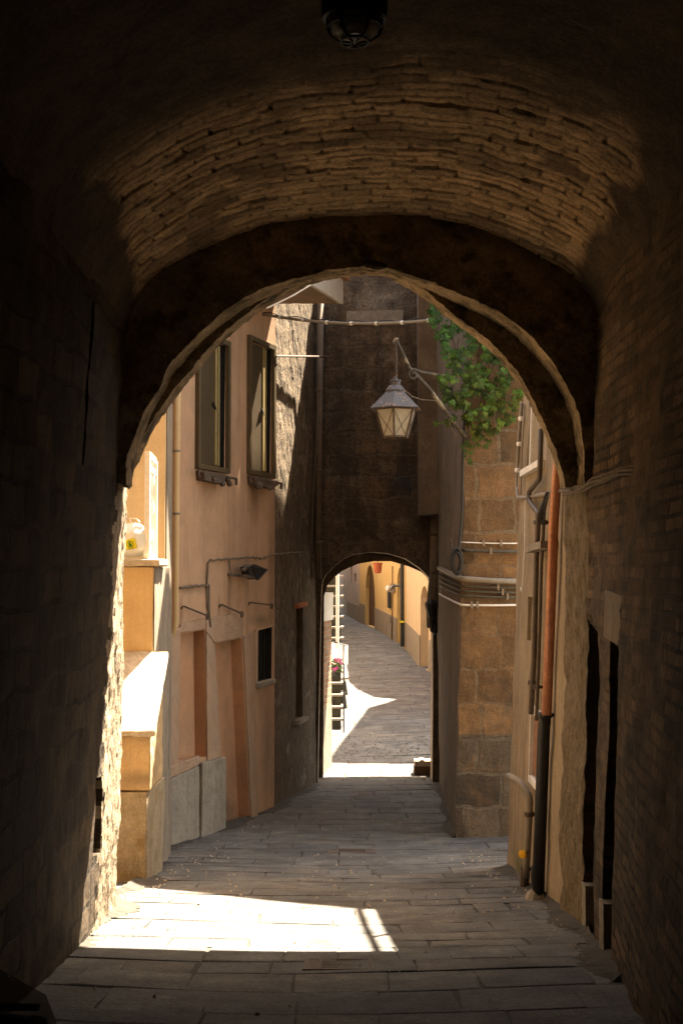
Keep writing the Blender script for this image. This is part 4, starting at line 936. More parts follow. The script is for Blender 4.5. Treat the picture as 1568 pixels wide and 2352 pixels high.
# ------------------------------------------------------------------ climbing vine
VI = thing('climbing_vine', 'green five-leaved climbing vine hanging over the tufa house corner', 'vine', V(1075, 1060, 13.75))
rv_ = random.Random(5)
mb = MB()
stems = []
for (a, b, c_, d_) in ((1150, 760, 1075, 1055), (1080, 700, 1072, 1060), (1040, 720, 1045, 930), (1170, 800, 1130, 960), (1110, 740, 1120, 1000), (1060, 780, 1010, 900)):
    p0, p1 = V(a, b, 13.72), V(c_, d_, 13.72)
    mb.tube([p0.lerp(p1, t) + Vector((.03 * math.sin(t * 9 + a), -.03, 0)) for t in np.linspace(0, 1, 12)], .007, 5); stems.append((p0, p1))
mb.build('stem', M_stem, VI)
mb = MB()
def leaf(p, size, dirv, nrmv, tone):
    d = Vector(dirv).normalized(); n_ = Vector(nrmv); n_ = (n_ - d * n_.dot(d)).normalized(); s_ = d.cross(n_)
    for k, (an, ln) in enumerate(((-1.25, .62), (-.62, .85), (0, 1.0), (.62, .85), (1.25, .62))):
        dd = d * math.cos(an) + s_ * math.sin(an); ss_ = dd.cross(n_)
        l_ = size * ln; w_ = l_ * .185
        b0 = p + dd * l_ * .08
        m_ = p + dd * l_ * .52 - n_ * l_ * .05
        tipp = p + dd * l_ - n_ * l_ * .22
        mb.add([b0, m_ + ss_ * w_ + n_ * l_ * .05, tipp, m_ - ss_ * w_ + n_ * l_ * .05, m_], [(0, 1, 4), (1, 2, 4), (2, 3, 4), (3, 0, 4)], 0, tone)
poly = [(992, 742), (1020, 735), (1100, 735), (1200, 735), (1215, 900), (1196, 905), (1185, 950), (1150, 985), (1122, 1010), (1095, 1015), (1085, 975), (1060, 955), (1045, 975), (1020, 985), (1000, 972), (1010, 935), (1018, 900), (1005, 860), (1015, 820), (1010, 780)]
def inpoly(x, y):
    c_ = False; n = len(poly)
    for i in range(n):
        x1_, y1_ = poly[i]; x2_, y2_ = poly[(i + 1) % n]
        if (y1_ > y) != (y2_ > y) and x < (x2_ - x1_) * (y - y1_) / (y2_ - y1_) + x1_: c_ = not c_
    return c_
cnt = 0
while cnt < 980:
    x, y = rv_.uniform(985, 1230), rv_.uniform(600 if False else 690, 1020)
    if y > 735 and not inpoly(x, y): continue
    thin = (y > 925 and x < 1060)
    if thin and rv_.random() < .55: continue
    if math.sin(x * .075 + 1.2) * math.sin(y * .06 + x * .02) > .38 and rv_.random() < .9: continue
    Dp = 13.72 - abs(rv_.gauss(.10, .13)) - (.12 if x < 1075 and y < 900 else 0)
    p = V(x, y, Dp); yy = (y - 740) / 260
    br = rv_.choice([.4, .6, .8, 1.0, 1.3, 2.0]); wm_ = (.8 + .9 * max(0, yy)) * rv_.uniform(.8, 1.2)
    leaf(p, rv_.choice([.04, .05, .06, .07, .085]), (rv_.uniform(-.9, .9), rv_.uniform(-.5, .1), -1 + rv_.uniform(-.2, .5)), (rv_.uniform(-.6, .4), -1, rv_.uniform(.1, 1.1)), (br * wm_, br, br * (1.25 - .5 * max(0, yy))))
    cnt += 1
for (x, y) in [(1072, 1020), (1080, 1035), (1066, 1044), (1075, 1052), (1090, 1005), (1100, 1018), (1112, 1020), (1068, 1030), (1084, 1022), (1062, 1020), (1105, 1000), (1070, 1012), (1078, 1060)]:
    br = rv_.uniform(.7, 1.3)
    leaf(V(x, y, 13.62), rv_.uniform(.05, .08), (rv_.uniform(-.8, .8), -.2, -1), (rv_.uniform(-.4, .4), -1, rv_.uniform(.2, .9)), (br * 1.4, br, br))
mb.build('foliage', M_leaf, VI)

# ------------------------------------------------------------------ right: sandy plastered house with the pipes
RH = thing('sandy_house', 'sandy streaked plaster house covered with pipes just beyond the right arch pier', 'house', (1.9, 10, floor(10)))
rb0, rb1 = Vector((1.40, 8.47, floor(8.5))), V(1165, 1985, 11.3)
def rx(D, z):                                         # battered street face
    t = (D - 8.47) / (11.35 - 8.47); b = 1.405 + t * (rb1.x - 1.405)
    return b + (.165 - .02 * (1 - t)) * (z + 2.45) / 3.95
zs = np.linspace(-3, 2.05, 84); Ds = np.unique(np.round(np.concatenate([np.linspace(8.47, 11.35, 120), [9.549, 9.551, 10.499, 10.501, 10.799, 10.801, 11.099, 11.101]]), 4))
def on_r(px, py):                                    # point on the battered face
    lo, hi = 8.2, 11.6
    for _ in range(50):
        m_ = (lo + hi) / 2; p = V(px, py, m_)
        if p.x < rx(m_, p.z): lo = m_
        else: hi = m_
    return V(px, py, lo)
wa, wb = on_r(1208, 1080), on_r(1248, 1068)
na, nb = on_r(1208, 1470), on_r(1222, 1372)
ga, gb_ = on_r(1222, 1780), on_r(1250, 1655)
def feat(D, z):
    d = 0
    if wb.y < D < wa.y and z > wa.z: d = .10
    if nb.y < D < na.y and na.z < z < nb.z: d = .05
    if gb_.y < D < ga.y and ga.z < z < gb_.z: d = .12
    return d
Ds = np.unique(np.round(np.concatenate([Ds] + [[q - .001, q + .001] for q in (wa.y, wb.y, na.y, nb.y, ga.y, gb_.y)]), 4))
zs = np.unique(np.round(np.concatenate([zs] + [[q - .001, q + .001] for q in (wa.z, na.z, nb.z, ga.z, gb_.z)]), 4))
A = np.array([[(rx(D, z) + feat(D, z), D, z) for z in zs] for D in Ds]); A[..., 0] += fbm(A, 1.8, 3) * .02 + fbm(A * np.array([1, 1, .4]), 7, 3) * .008
def rspot(px, py, r_, rz_, c_, st_): p = on_r(px, py); return (tuple(p), (r_, r_, rz_), c_, st_)
M_rpl2 = mat('sandy_plaster', (.30, .228, .145), (.225, .172, .108), 2.0, .92, .45, 22, .012, .22, streak=((.16, .12, .075), .75, 9.0), patches=((.20, .16, .09), 1.6, .57, .75), base=RH.location,
    spots=[rspot(1190, 1985, .6, .22, (.09, .085, .03), .9), rspot(1250, 2050, .8, .16, (.10, .085, .045), .8), rspot(1228, 1045, .3, .10, (.10, .095, .04), .9), rspot(1215, 1300, .25, .5, (.19, .14, .09), .5)])
mb = MB(); mb.grid(A); mb.build('wall', M_rpl2, RH, recalc=False)
mb = MB(); mb.hexa([(1.75, 8.48, -3), (3.6, 8.48, -3), (3.6, 11.34, -3), (rx(11.34, -3) + .01, 11.34, -3), (1.80, 8.48, 2.03), (3.6, 8.48, 2.03), (3.6, 11.34, 2.03), (rx(11.34, 2.0) + .01, 11.34, 2.03)]); mb.build('end_wall', M_rplaster, RH)
mb = MB(); mb.box(1.54, 3.6, 8.47, 11.4, 2.055, 2.13); mb.build('terrace', M_cement, RH)
mb = MB()
for z in (2.20, 2.66): mb.beam((1.60, 8.5, z), (1.60, 11.38, z), .04, .05)
for k in range(3): mb.beam((1.60, 8.5 + k * 1.4, 2.13), (1.60, 8.5 + k * 1.4, 2.66), .035, .035)
mb.build('railing', M_black, RH)
mb = MB(); mb.hexa([(wa.x - .05, wa.y + .06, wa.z - .05), (wa.x + .12, wa.y + .06, wa.z - .05), (wb.x + .12, wb.y - .03, wa.z - .05), (wb.x - .05, wb.y - .03, wa.z - .05), (wa.x - .05, wa.y + .06, wa.z), (wa.x + .12, wa.y + .06, wa.z), (wb.x + .12, wb.y - .03, wa.z), (wb.x - .05, wb.y - .03, wa.z)]); mb.build('window_sill', M_white, RH)
for (q, dy_) in ((wa, -.03), (wb, .05)):
    mb = MB(); mb.beam((q.x + .05, q.y + dy_, wa.z + .02), (q.x + .09, q.y + dy_, 1.95), .05, .06); mb.build('window_jamb', M_white, RH)
# drip shelf
sa_ = on_r(1232, 1262)
mb = MB(); e0, e1 = on_r(1240, 1264), on_r(1280, 1252)
mb.hexa([e0 + Vector((-.12, .0, -.02)), e0 + Vector((.03, 0, -.02)), e1 + Vector((.03, 0, -.02)), e1 + Vector((-.12, 0, -.02)), e0 + Vector((-.12, 0, .03)), e0 + Vector((.03, 0, .03)), e1 + Vector((.03, 0, .03)), e1 + Vector((-.12, 0, .03))]); mb.build('stone_shelf', M_stone, RH)
def pipe(name, pts, r, m, label, cat='pipe', off=.05, n=10, loc=None, fittings=(), fm=None):
    P = [on_r(a, b) + Vector((-off - (p[0] if p else 0), 0, 0)) for a, b, *p in pts]
    o = thing(name, label, cat, P[-1]); Q = [P[0]]
    for i in range(1, len(P) - 1):                    # rounded bends
        a, b, c_ = P[i - 1], P[i], P[i + 1]; k = min(.05, (b - a).length * .4, (c_ - b).length * .4)
        A1, C1 = b + (a - b).normalized() * k, b + (c_ - b).normalized() * k
        for t in (0, .25, .5, .75, 1): Q.append(A1 * (1 - t) ** 2 + b * 2 * t * (1 - t) + C1 * t * t)
    Q.append(P[-1]); mb = MB(); mb.tube(Q, r, n); mb.build('pipe', m, o, smooth=True)
    for (a, b) in fittings:
        p = on_r(a, b) + Vector((-off, 0, 0)); mb = MB()
        mb.lathe((p.x, p.y, p.z - .018), [(r + .004, 0), (r + .01, .006), (r + .01, .03), (r + .004, .036)], 12)
        mb.beam((p.x - .0, p.y, p.z), (p.x + off, p.y, p.z), .02, .02); mb.build('bracket', fm or M_iron, o)
    return o
pipe('gas_pipe', [(1257, 985), (1254, 1085), (1253, 1100), (1228, 1130), (1229, 1152), (1250, 1178), (1250, 1200), (1246, 1290), (1241, 1500), (1234, 1640)], .021, M_pipe, 'brown gas pipe with an S bend beside the window of the sandy house', fittings=((1249, 1200), (1236, 1568)))
pipe('gas_pipe', [(1266, 1150), (1264, 1185), (1258, 1300), (1252, 1500), (1247, 1655)], .014, M_pipe, 'thin brown gas pipe next to the copper downpipe', fittings=((1265, 1200), (1247, 1578)))
pipe('thin_conduit', [(1257, 1180), (1252, 1350), (1246, 1500), (1241, 1640)], .007, M_greyside, 'thinnest grey conduit between the two brown gas pipes', off=.03)
pipe('downpipe', [(1302, 1030), (1295, 1120), (1289, 1200), (1286, 1300), (1273, 1642)], .034, M_copper, 'bright copper downpipe on the sandy house', 'drainpipe', off=.055, n=14)
CI = pipe('downpipe', [(1271, 1640), (1268, 1680), (1254, 2068)], .043, M_black, 'black cast iron foot of the downpipe below the copper section', 'drainpipe', off=.060, n=14, fittings=((1271, 1642),), fm=M_black)
# cable and conduit at the top of the house
pipe('conduit', [(1206, 925), (1198, 1010), (1193, 1120), (1196, 1143), (1215, 1143), (1240, 1138), (1285, 1132)], .016, M_pvc, 'pale grey conduit turning the top corner of the sandy house', 'conduit', off=.03, fittings=((1204, 962), (1200, 1020), (1196, 1080)), fm=M_white)
pipe('conduit', [(1211, 930), (1205, 1020), (1202, 1135)], .007, M_pvc, 'thin grey conduit beside the bent one on the corner of the sandy house', 'conduit', off=.025)
cable('dangling_wire', [on_r(1214, 1145) + Vector((-.03, 0, 0)), on_r(1213, 1250) + Vector((-.03, 0, 0)), on_r(1208, 1340) + Vector((-.03, 0, 0)), on_r(1205, 1358) + Vector((-.03, 0, 0)), on_r(1203, 1350) + Vector((-.03, 0, 0))], .005, M_white, 'thin pale wire dangling on the corner of the sandy house')
mb = MB()
for q in range(3):
    mb.tube([on_r(1286 - q * 3, 1130 + 0) + Vector((-.08, 0, 0)), on_r(1283 - q * 2, 1170) + Vector((-.12, 0, 0)), on_r(1282 - q * 3, 1205) + Vector((-.10, 0, 0)), on_r(1286 - q * 2, 1180 - q * 12) + Vector((-.11, 0, 0)), on_r(1288, 1140) + Vector((-.09, 0, 0))], .005, 5)
solo('wire_loops', mb, M_black, 'loops of thin black wire hanging over the copper downpipe', 'wire', tuple(on_r(1286, 1130)))
# meter cabinet and its outlet pipe with the yellow tap
MC = thing('meter_cabinet', 'narrow gas meter cabinet with a copper-brown door in the sandy wall', 'meter cabinet', ga)
mb = MB(); c0, c1 = ga + Vector((-.02, 0, 0)), gb_ + Vector((-.02, 0, 0))
def qd(D, z, d): return Vector((rx(D, z) + d, D, z))
yy0, yy1, z0_, z1_ = gb_.y, ga.y, ga.z, gb_.z
for (a, b, c_, d_) in ((yy0 - .03, yy1 + .03, z1_, z1_ + .05), (yy0 - .03, yy1 + .03, z0_ - .05, z0_), (yy1, yy1 + .03, z0_, z1_), (yy0 - .03, yy0, z0_, z1_)):
    mb.hexa([qd(a, c_, -.03), qd(b, c_, -.03), qd(b, c_, .03), qd(a, c_, .03), qd(a, d_, -.03), qd(b, d_, -.03), qd(b, d_, .03), qd(a, d_, .03)])
mb.build('frame', M_white, MC)
mb = MB(); mb.hexa([qd(yy0 + .004, z0_ + .004, -.004), qd(yy1 - .004, z0_ + .004, -.004), qd(yy1 - .004, z0_ + .004, .02), qd(yy0 + .004, z0_ + .004, .02), qd(yy0 + .004, z1_ - .004, -.004), qd(yy1 - .004, z1_ - .004, -.004), qd(yy1 - .004, z1_ - .004, .02), qd(yy0 + .004, z1_ - .004, .02)]); mb.build('door', mat('copper_brown_door', (.30, .15, .09), (.16, .075, .04), 6, .45, .1, 30, .003, .2, spec=.5), MC)
GT = pipe('outlet_pipe', [(1213, 1782, .10), (1229, 1797, .06), (1232, 1830), (1226, 1950), (1222, 2015)], .026, M_pvc, 'grey outlet pipe with an elbow and yellow tap below the meter cabinet', fittings=((1230, 1870),))
mb = MB(); p = on_r(1226, 1960) + Vector((-.085, -.02, 0)); mb.lathe(p, [(.0, 0), (.030, .003), (.030, .018), (.0, .022)], 14, axis=(-.6, -.8, 0)); mb.build('tap', mat('yellow_tap', (.75, .40, .01), None, 4, .5, 0, fine=0), GT)
mb = MB(); q0_, q1_ = on_r(1222, 1990) + Vector((-.05, 0, 0)), on_r(1218, 2052) + Vector((-.05, 0, 0)); mb.tube([q0_, q0_.lerp(q1_, .12), q0_.lerp(q1_, .14), q1_], [.040, .040, .034, .034], 12); mb.build('sleeve', M_iron, GT)
mb = MB(); p = on_r(1253, 2075) + Vector((-.06, 0, 0)); mb.blob((p.x, p.y, floor(p.y) + .03), .08, 6, 0, .5, 3, (1, 1.1, .9)); solo('mortar_lump', mb, M_stone, 'lump of mortar at the foot of the black downpipe', 'rubble', (p.x, p.y, floor(p.y)))

for root in (YH, SW, PK, MC):
    for o_ in root.children:
        if o_.type == 'MESH' and len(o_.data.vertices) <= 10:
            b_ = o_.modifiers.new('bevel', 'BEVEL'); b_.width = .012; b_.segments = 2; b_.limit_method = 'ANGLE'
            sd_ = o_.modifiers.new('cuts', 'SUBSURF'); sd_.subdivision_type = 'SIMPLE'; sd_.levels = 4; sd_.render_levels = 4
            tx_ = bpy.data.textures.get('chips') or bpy.data.textures.new('chips', 'CLOUDS'); tx_.noise_scale = .09; tx_.noise_depth = 4
            dp_ = o_.modifiers.new('worn', 'DISPLACE'); dp_.texture = tx_; dp_.strength = .022; dp_.mid_level = .5; dp_.texture_coords = 'GLOBAL'

# ------------------------------------------------------------------ drain grates in the paving
def grate(px, py, w, d, lab, tilt=0):
    p = G(px, py); z = fz(p.x, p.y) - .008; sl_ = (floor(p.y + .1) - floor(p.y - .1)) / .2
    o = thing('drain_grate', lab, 'drain grate', (p.x, p.y, z), 'drain grates along the middle of the alley')
    def q(x, y, h=0): return (p.x + x, p.y + y, z + sl_ * y + h)
    mb = MB()
    for (x0, x1_, y0, y1) in ((-w / 2, -w / 2 + .03, -d / 2, d / 2), (w / 2 - .03, w / 2, -d / 2, d / 2), (-w / 2 + .03, w / 2 - .03, -d / 2, -d / 2 + .025), (-w / 2 + .03, w / 2 - .03, d / 2 - .025, d / 2), (-w * .32, -w * .28, -d / 2 + .025, d / 2 - .025), (w * .28, w * .32, -d / 2 + .025, d / 2 - .025)):
        mb.hexa([q(x0, y0, -.03), q(x1_, y0, -.03), q(x1_, y1, -.03), q(x0, y1, -.03), q(x0, y0, .012), q(x1_, y0, .012), q(x1_, y1, .012), q(x0, y1, .012)])
    mb.build('frame', M_iron, o)
    mb = MB(); mb.hexa([q(-w / 2 + .01, -d / 2 + .01, -.028), q(w / 2 - .01, -d / 2 + .01, -.028), q(w / 2 - .01, d / 2 - .01, -.028), q(-w / 2 + .01, d / 2 - .01, -.028), q(-w / 2 + .01, -d / 2 + .01, .003), q(w / 2 - .01, -d / 2 + .01, .003), q(w / 2 - .01, d / 2 - .01, .003), q(-w / 2 + .01, d / 2 - .01, .003)]); mb.build('pit_shade', M_dark, o)  # solid black block; the darkness below the bars is its colour
    mb = MB(); nb_ = 7
    for k in range(nb_):
        y0 = -d / 2 + .03 + (d - .06) * (k + .2) / nb_; y1 = y0 + (d - .06) / nb_ * .5
        mb.hexa([q(-w * .28, y0, .002), q(w * .28, y0, .002), q(w * .28, y1, .002), q(-w * .28, y1, .002), q(-w * .28, y0, .010), q(w * .28, y0, .010), q(w * .28, y1, .010), q(-w * .28, y1, .010)])
    for s_ in (-1, 1):
        x0, x1_ = sorted((s_ * w * .33, s_ * (w / 2 - .035)))
        mb.hexa([q(x0, -d / 2 + .03, .003), q(x1_, -d / 2 + .03, .003), q(x1_, d / 2 - .03, .003), q(x0, d / 2 - .03, .003), q(x0, -d / 2 + .03, .009), q(x1_, -d / 2 + .03, .009), q(x1_, d / 2 - .03, .009), q(x0, d / 2 - .03, .009)])
    mb.build('bars', M_iron, o)
grate(793, 2214, .42, .34, 'iron drain grate nearest the viewer, at the edge of the bright sun patch')
grate(808, 1957, .46, .36, 'iron drain grate in the shaded paving beyond the sun patch')
grate(843, 1825, .46, .40, 'iron drain grate furthest away, just before the far arch')

# ------------------------------------------------------------------ parked scooter at the left edge
sx0, sy0 = -.745, 1.75; sz = floor(sy0)
SCO = thing('scooter', 'dark parked scooter with a smoked windscreen against the left passage wall', 'scooter', (sx0, sy0, sz))
def S(x, y, z): return Vector((sx0 + x, sy0 + y, sz + z))
for y, lab in ((.62, None), (-.62, None)):
    mb = MB(); mb.lathe(S(-.05, y, .23), [(.15, 0), (.20, .0), (.23, .02), (.235, .05), (.23, .08), (.20, .10), (.15, .10)], 28, axis=(1, 0, 0)); w_ = mb.build('wheel', M_rubber, SCO, smooth=False)
    mb = MB(); mb.lathe(S(-.03, y, .23), [(.02, 0), (.145, .0), (.15, .03), (.145, .06), (.02, .06)], 20, axis=(1, 0, 0)); mb.build('rim', M_chrome, w_)
mb = MB()
sec = [(-.75, .20, .55, .72), (-.45, .20, .42, .70), (-.15, .18, .30, .66), (-.08, .16, .24, .36), (.20, .16, .24, .34), (.32, .20, .28, .60), (.42, .22, .34, .86), (.55, .18, .48, .90), (.72, .08, .50, .70)]
ringpts = []
for y, hw, z0, z1 in sec:
    zc_ = (z0 + z1) / 2; hz = (z1 - z0) / 2
    ringpts.append([S(hw * math.copysign(abs(math.cos(t)) ** .6, math.cos(t)), y, zc_ + hz * math.copysign(abs(math.sin(t)) ** .6, math.sin(t))) for t in np.linspace(0, 2 * math.pi, 17)[:-1]])
frus(mb, ringpts); mb.build('body', M_scoot, SCO, smooth=True)
mb = MB(); frus(mb, [[S(hw * math.cos(t), y, z + .06 * math.sin(t)) for t in np.linspace(0, 2 * math.pi, 13)[:-1]] for y, hw, z in ((-.72, .10, .78), (-.6, .15, .78), (-.3, .16, .75), (-.12, .11, .72))]); mb.build('seat', M_rubber, SCO, smooth=True)
mb = MB(); ws = []
for v in np.linspace(0, 1, 10):
    hw = .335 * (1 - .06 * (1 - v) - 7.0 * max(0, v - .70) ** 2); ws.append([S(u * hw, .40 - .16 * v + .10 * abs(u) ** 2 * -1, 0.745 + .40 * v) for u in np.linspace(-1, 1, 13)])
mb.grid(np.array(ws)); wsc = mb.build('windscreen', M_tintglass, SCO, smooth=True)
so_ = wsc.modifiers.new('thick', 'SOLIDIFY'); so_.thickness = .004
mb = MB(); mb.tube([S(-.31, .10, 1.03), S(-.12, .22, 1.0), S(.12, .22, 1.0), S(.31, .10, 1.03)], .012, 8); mb.build('handlebar', M_chrome, SCO)
for s_ in (-1, 1):
    mb = MB(); mb.tube([S(s_ * .31, .105, 1.03), S(s_ * .22, .155, 1.02)], .019, 10); mb.build('grip', M_rubber, SCO)
    mb = MB(); mb.tube([S(s_ * .325, .095, 1.031), S(s_ * .312, .102, 1.03)], .021, 10); mb.build('bar_end', M_chrome, SCO)
    mb = MB(); mb.tube([S(s_ * .17, .24, 1.02), S(s_ * .30, .20, 1.03)], .006, 6); mb.build('brake_lever', M_chrome, SCO)
mb = MB(); mb.lathe(S(0, .58, .80), [(.02, 0), (.08, .02), (.09, .06), (.05, .09)], 16, axis=(0, 1, .1)); mb.build('headlight', M_glass, SCO)

# ------------------------------------------------------------------ beyond the far arch
FARG = 'houses along the far street'
def farhouse(name, pts, ztops, m, lab, thick=1.2, dado=None, holes=()):
    if not isinstance(ztops, (list, tuple)): ztops = [ztops] * len(pts)
    o = thing(name, lab, 'house', (pts[0][0], pts[0][1], floor(pts[0][1])))
    for i in range(len(pts) - 1):
        a, b = pts[i], pts[i + 1]; ztop = ztops[i]
        fr = Fr(b, a)                                  # walk back towards the viewer: street is on the right of b->a
        fr = Fr(a, b); fr.n = -fr.n
        mb = MB(); hs = [h for h in holes if h['seg'] == i]
        H_ = []
        for h in hs:
            s0, z0 = fr.px(h['x1'], h['yb']); s1, z1 = fr.px(h['x0'], h['yt']); s0, s1 = min(s0, s1), max(s0, s1)
            zf = floor(fr.at((s0 + s1) / 2, 0).y) + .02
            if h.get('arch'):
                zsp = z1 - (s1 - s0) * .5
                poly_ = [(s0, zf), (s1, zf)] + [((s0 + s1) / 2 + (s1 - s0) / 2 * math.cos(t), zsp + (z1 - zsp) * math.sin(t)) for t in np.linspace(0, math.pi, 9)]
            else: poly_ = [(s0, z0), (s1, z0), (s1, z1), (s0, z1)]
            H_.append((poly_, h.get('d', .25), 0, 1))
        zlow = min(floor(a[1]), floor(b[1])) - .3
        holed(mb, fr, [(0, zlow), (fr.L, zlow), (fr.L, ztop), (0, ztop)], H_, thick)
        mb.build('wall', [m, M_wood], o)
        if dado and not (dado == 'skip'):
            xs = [0] + sorted(sum([[min(p[0] for p in h[0]), max(p[0] for p in h[0])] for h in H_ if h[0][0][1] < -1.2], [])) + [fr.L]
            mb = MB()
            for k in range(0, len(xs) - 1, 2):
                if xs[k + 1] - xs[k] < .05: continue
                za, zb2 = floor(fr.at(xs[k], 0).y), floor(fr.at(xs[k + 1], 0).y)
                mb.prism([fr.at(xs[k], za - .3, .001), fr.at(xs[k + 1], zb2 - .3, .001), fr.at(xs[k + 1], zb2 + dado, .001), fr.at(xs[k], za + dado, .001)], fr.n * .02)
            mb.build('dado', M_farDado, o)
    return o
Q = [(2.30, 28.7), (2.04, 29.6), (1.84, 31.0), (1.72, 35.0), (1.51, 38.5), (1.20, 43.0), (.665, 47.9), (.23, 54.0), (-.25, 62.0), (-1.0, 80.0)]
farhouse('red_house', [(2.12, 23.4), (2.78, 28.3), (2.33, 28.72), (2.075, 29.55)], [5.0, 3.2, 3.2], M_red, 'reddish house wall barely showing at the right edge of the far arch, with an added unseen flank for shade', 1.5)  # first stretch is an unseen flank added to shade the street beyond the arch
farhouse('cream_house', Q[1:4], 3.2, M_cream, 'cream house nearest on the right of the far street, with a rounded corner', 1.5, .75,
         [dict(seg=0, x0=965, x1=984, yt=1345, yb=1540, arch=True, d=.3)])
farhouse('saffron_house', Q[3:7], 5.2, M_farYel, 'saffron yellow house with arched doors on the far street', 1.5, .72,
         [dict(seg=2, x0=838, x1=861, yt=1297, yb=1440, arch=True, d=.14), dict(seg=0, x0=911, x1=925, yt=1303, yb=1480, arch=True, d=.30)])
farhouse('lilac_house', Q[6:8], 5.2, M_farGrey, 'pale lilac-grey house after the saffron one on the far street', 1.5, .6,
         [dict(seg=0, x0=813, x1=818, yt=1317, yb=1338, d=.12), dict(seg=0, x0=805, x1=809, yt=1300, yb=1342, d=.12)])
farhouse('grey_house', Q[7:10], 5.2, M_farGrey, 'grey house where the far street bends out of sight', 1.5)
LHo = thing('stair_house', 'sunlit house wall left of the far street behind the outside stairs', 'house', (-1.4, 24, floor(24)))
mb = MB(); mb.prism([(-1.0, 20.2, -3.2), (-.95, 25.6, -3.2), (-.45, 25.6, -3.2), (-.40, 34, -3.2), (-.65, 46, -3.2), (-1.3, 60, -3.2), (-5, 60, -3.2), (-5, 20.2, -3.2)], (0, 0, 7.2)); mb.build('wall', M_farGrey, LHo)
# details on the far houses
SFR = Fr(Q[3], Q[4]); SFR.n = -SFR.n
BD = thing('drainpipe', 'tall black drainpipe between the cream and saffron houses', 'drainpipe', SFR.at(.08, floor(35), .07))
mb = MB(); mb.tube([SFR.at(.08, floor(35) + .1, .09), SFR.at(.08, 3.5, .09)], .055, 10); mb.build('pipe', M_black, BD)
mb = MB(); mb.box(SFR.at(0, 0).x - .16, SFR.at(0, 0).x - .06, 34.93, 35.07, floor(35) + .74, floor(35) + .79); mb.build('clamp', M_ylw, BD)
cable('conduit', [SFR.P(904, 1300, .04), SFR.P(904, 1400, .04), SFR.P(902, 1470, .04)], .018, M_wood, 'brown conduit running down the saffron wall', 'conduit')
for (x0, x1_, y0, y1, nm, lab, m) in ((894, 899, 1358, 1397, 'wall_plaque', 'narrow dark panel on the saffron wall left of the conduit', M_black), (901, 908, 1340, 1361, 'wall_box', 'square tan box high on the saffron wall', M_greyside), (899, 904, 1416, 1432, 'wall_box', 'small dark box low on the saffron wall', M_sideplaster)):
    a, b = SFR.px(x1_, y1), SFR.px(x0, y0); mb = MB(); s0, s1 = min(a[0], b[0]), max(a[0], b[0])
    mb.prism([SFR.at(s0, a[1], .02), SFR.at(s1, a[1], .02), SFR.at(s1, b[1], .02), SFR.at(s0, b[1], .02)], SFR.n * .05); mb.prism([SFR.at(s0 + .1, a[1] + .04, .07), SFR.at(s1 - .1, a[1] + .04, .07), SFR.at(s1 - .1, b[1] - .04, .07), SFR.at(s0 + .1, b[1] - .04, .07)], SFR.n * .01)
    solo(nm, mb, m, lab, 'wall box', tuple(SFR.at(s0, a[1], .02)))
WS = thing('wall_spotlight', 'small white spotlight fixed beside the second arched door of the saffron house', 'spotlight', SFR.P(918, 1350, .1))
p = SFR.P(917, 1352, .22); mb = MB(); mb.lathe(p, [(.05, 0), (.07, .02), (.08, .16), (.06, .18)], 10, axis=(-.8, -.6, .1)); mb.build('lamp_head', M_white, WS)
mb = MB(); mb.tube([SFR.P(924, 1345, .0), SFR.P(921, 1346, .2), p], .03, 6); mb.build('arm', M_black, WS)
# hanging flowerpot
hp = V(867, 1303, 30.0)
HP = thing('hanging_pot', 'red hanging flowerpot with a plant above the far street', 'flowerpot', hp)
mb = MB(); mb.lathe((hp.x, hp.y, hp.z - .14), [(.05, 0), (.08, .02), (.10, .21), (.11, .22), (.11, .245), (.09, .245)], 16); mb.build('pot', M_terra, HP)
mb = MB(); rl = random.Random(2)
MBleaf = mb
for k in range(60):
    a_0, r_0 = rl.uniform(0, 6.3), rl.uniform(.02, .2); q = Vector((hp.x + r_0 * math.cos(a_0), hp.y + r_0 * math.sin(a_0), hp.z + .17 + rl.uniform(0, .2)))
    d = Vector((rl.uniform(-1, 1), rl.uniform(-1, 1), rl.uniform(-.5, .8))).normalized() * .07; e = d.orthogonal().normalized() * .03
    mb.add([q - d, q + e, q + d, q - e], [(0, 1, 2, 3)])
mb.build('plant', mat('pot_plant_leaf', (.06, .09, .03), None, 8, .6, .2, 40), HP, recalc=False)
mb = MB(); mb.tube([hp + Vector((0, 0, .1)), hp + Vector((0, 0, 1.6))], .006, 5); mb.build('cord', M_black, HP)
mb = MB(); mb.beam((hp.x, hp.y, hp.z + 1.6), (2.0, hp.y, hp.z + 1.6), .04, .04); mb.build('hanger', M_black, HP)
# outside stairs
ST = thing('outside_stairs', 'steep dark stone stairs with sunlit treads climbing left of the far street', 'stairs', (-.4, 22.5, floor(22.5)))
y_ = 22.4; zst = floor(22.4) - .02; xR = V(783, 1600, 22.4).x
mb = MB(); tr = []
for k in range(14):
    mb.box(-.94, xR - .012 * (k > 8) * (k - 8), y_ + .03, y_ + .40, zst - .4, zst + .155); tr.append((y_, zst + .157, xR)); y_ += .20; zst += .187
mb.build('steps', mat('dark_stone', (.05, .046, .03), (.032, .03, .02), 4, .95, .6, 20, .015), ST)
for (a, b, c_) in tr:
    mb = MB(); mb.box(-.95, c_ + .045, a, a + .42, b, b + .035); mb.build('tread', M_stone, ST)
PO = MB(); pp0, pp1 = V(775, 1488, 23.0), V(776, 1325, 23.0)
PO.tube([(pp0.x, 22.04, V(776, 1478, 22.04).z), (pp0.x, 22.04, V(776, 1318, 22.04).z)], .028, 8)
solo('white_pole', PO, M_white, 'slim white pole rising from the rail in front of the outside stairs', 'pole', (pp0.x, 22.04, V(776, 1478, 22.04).z))
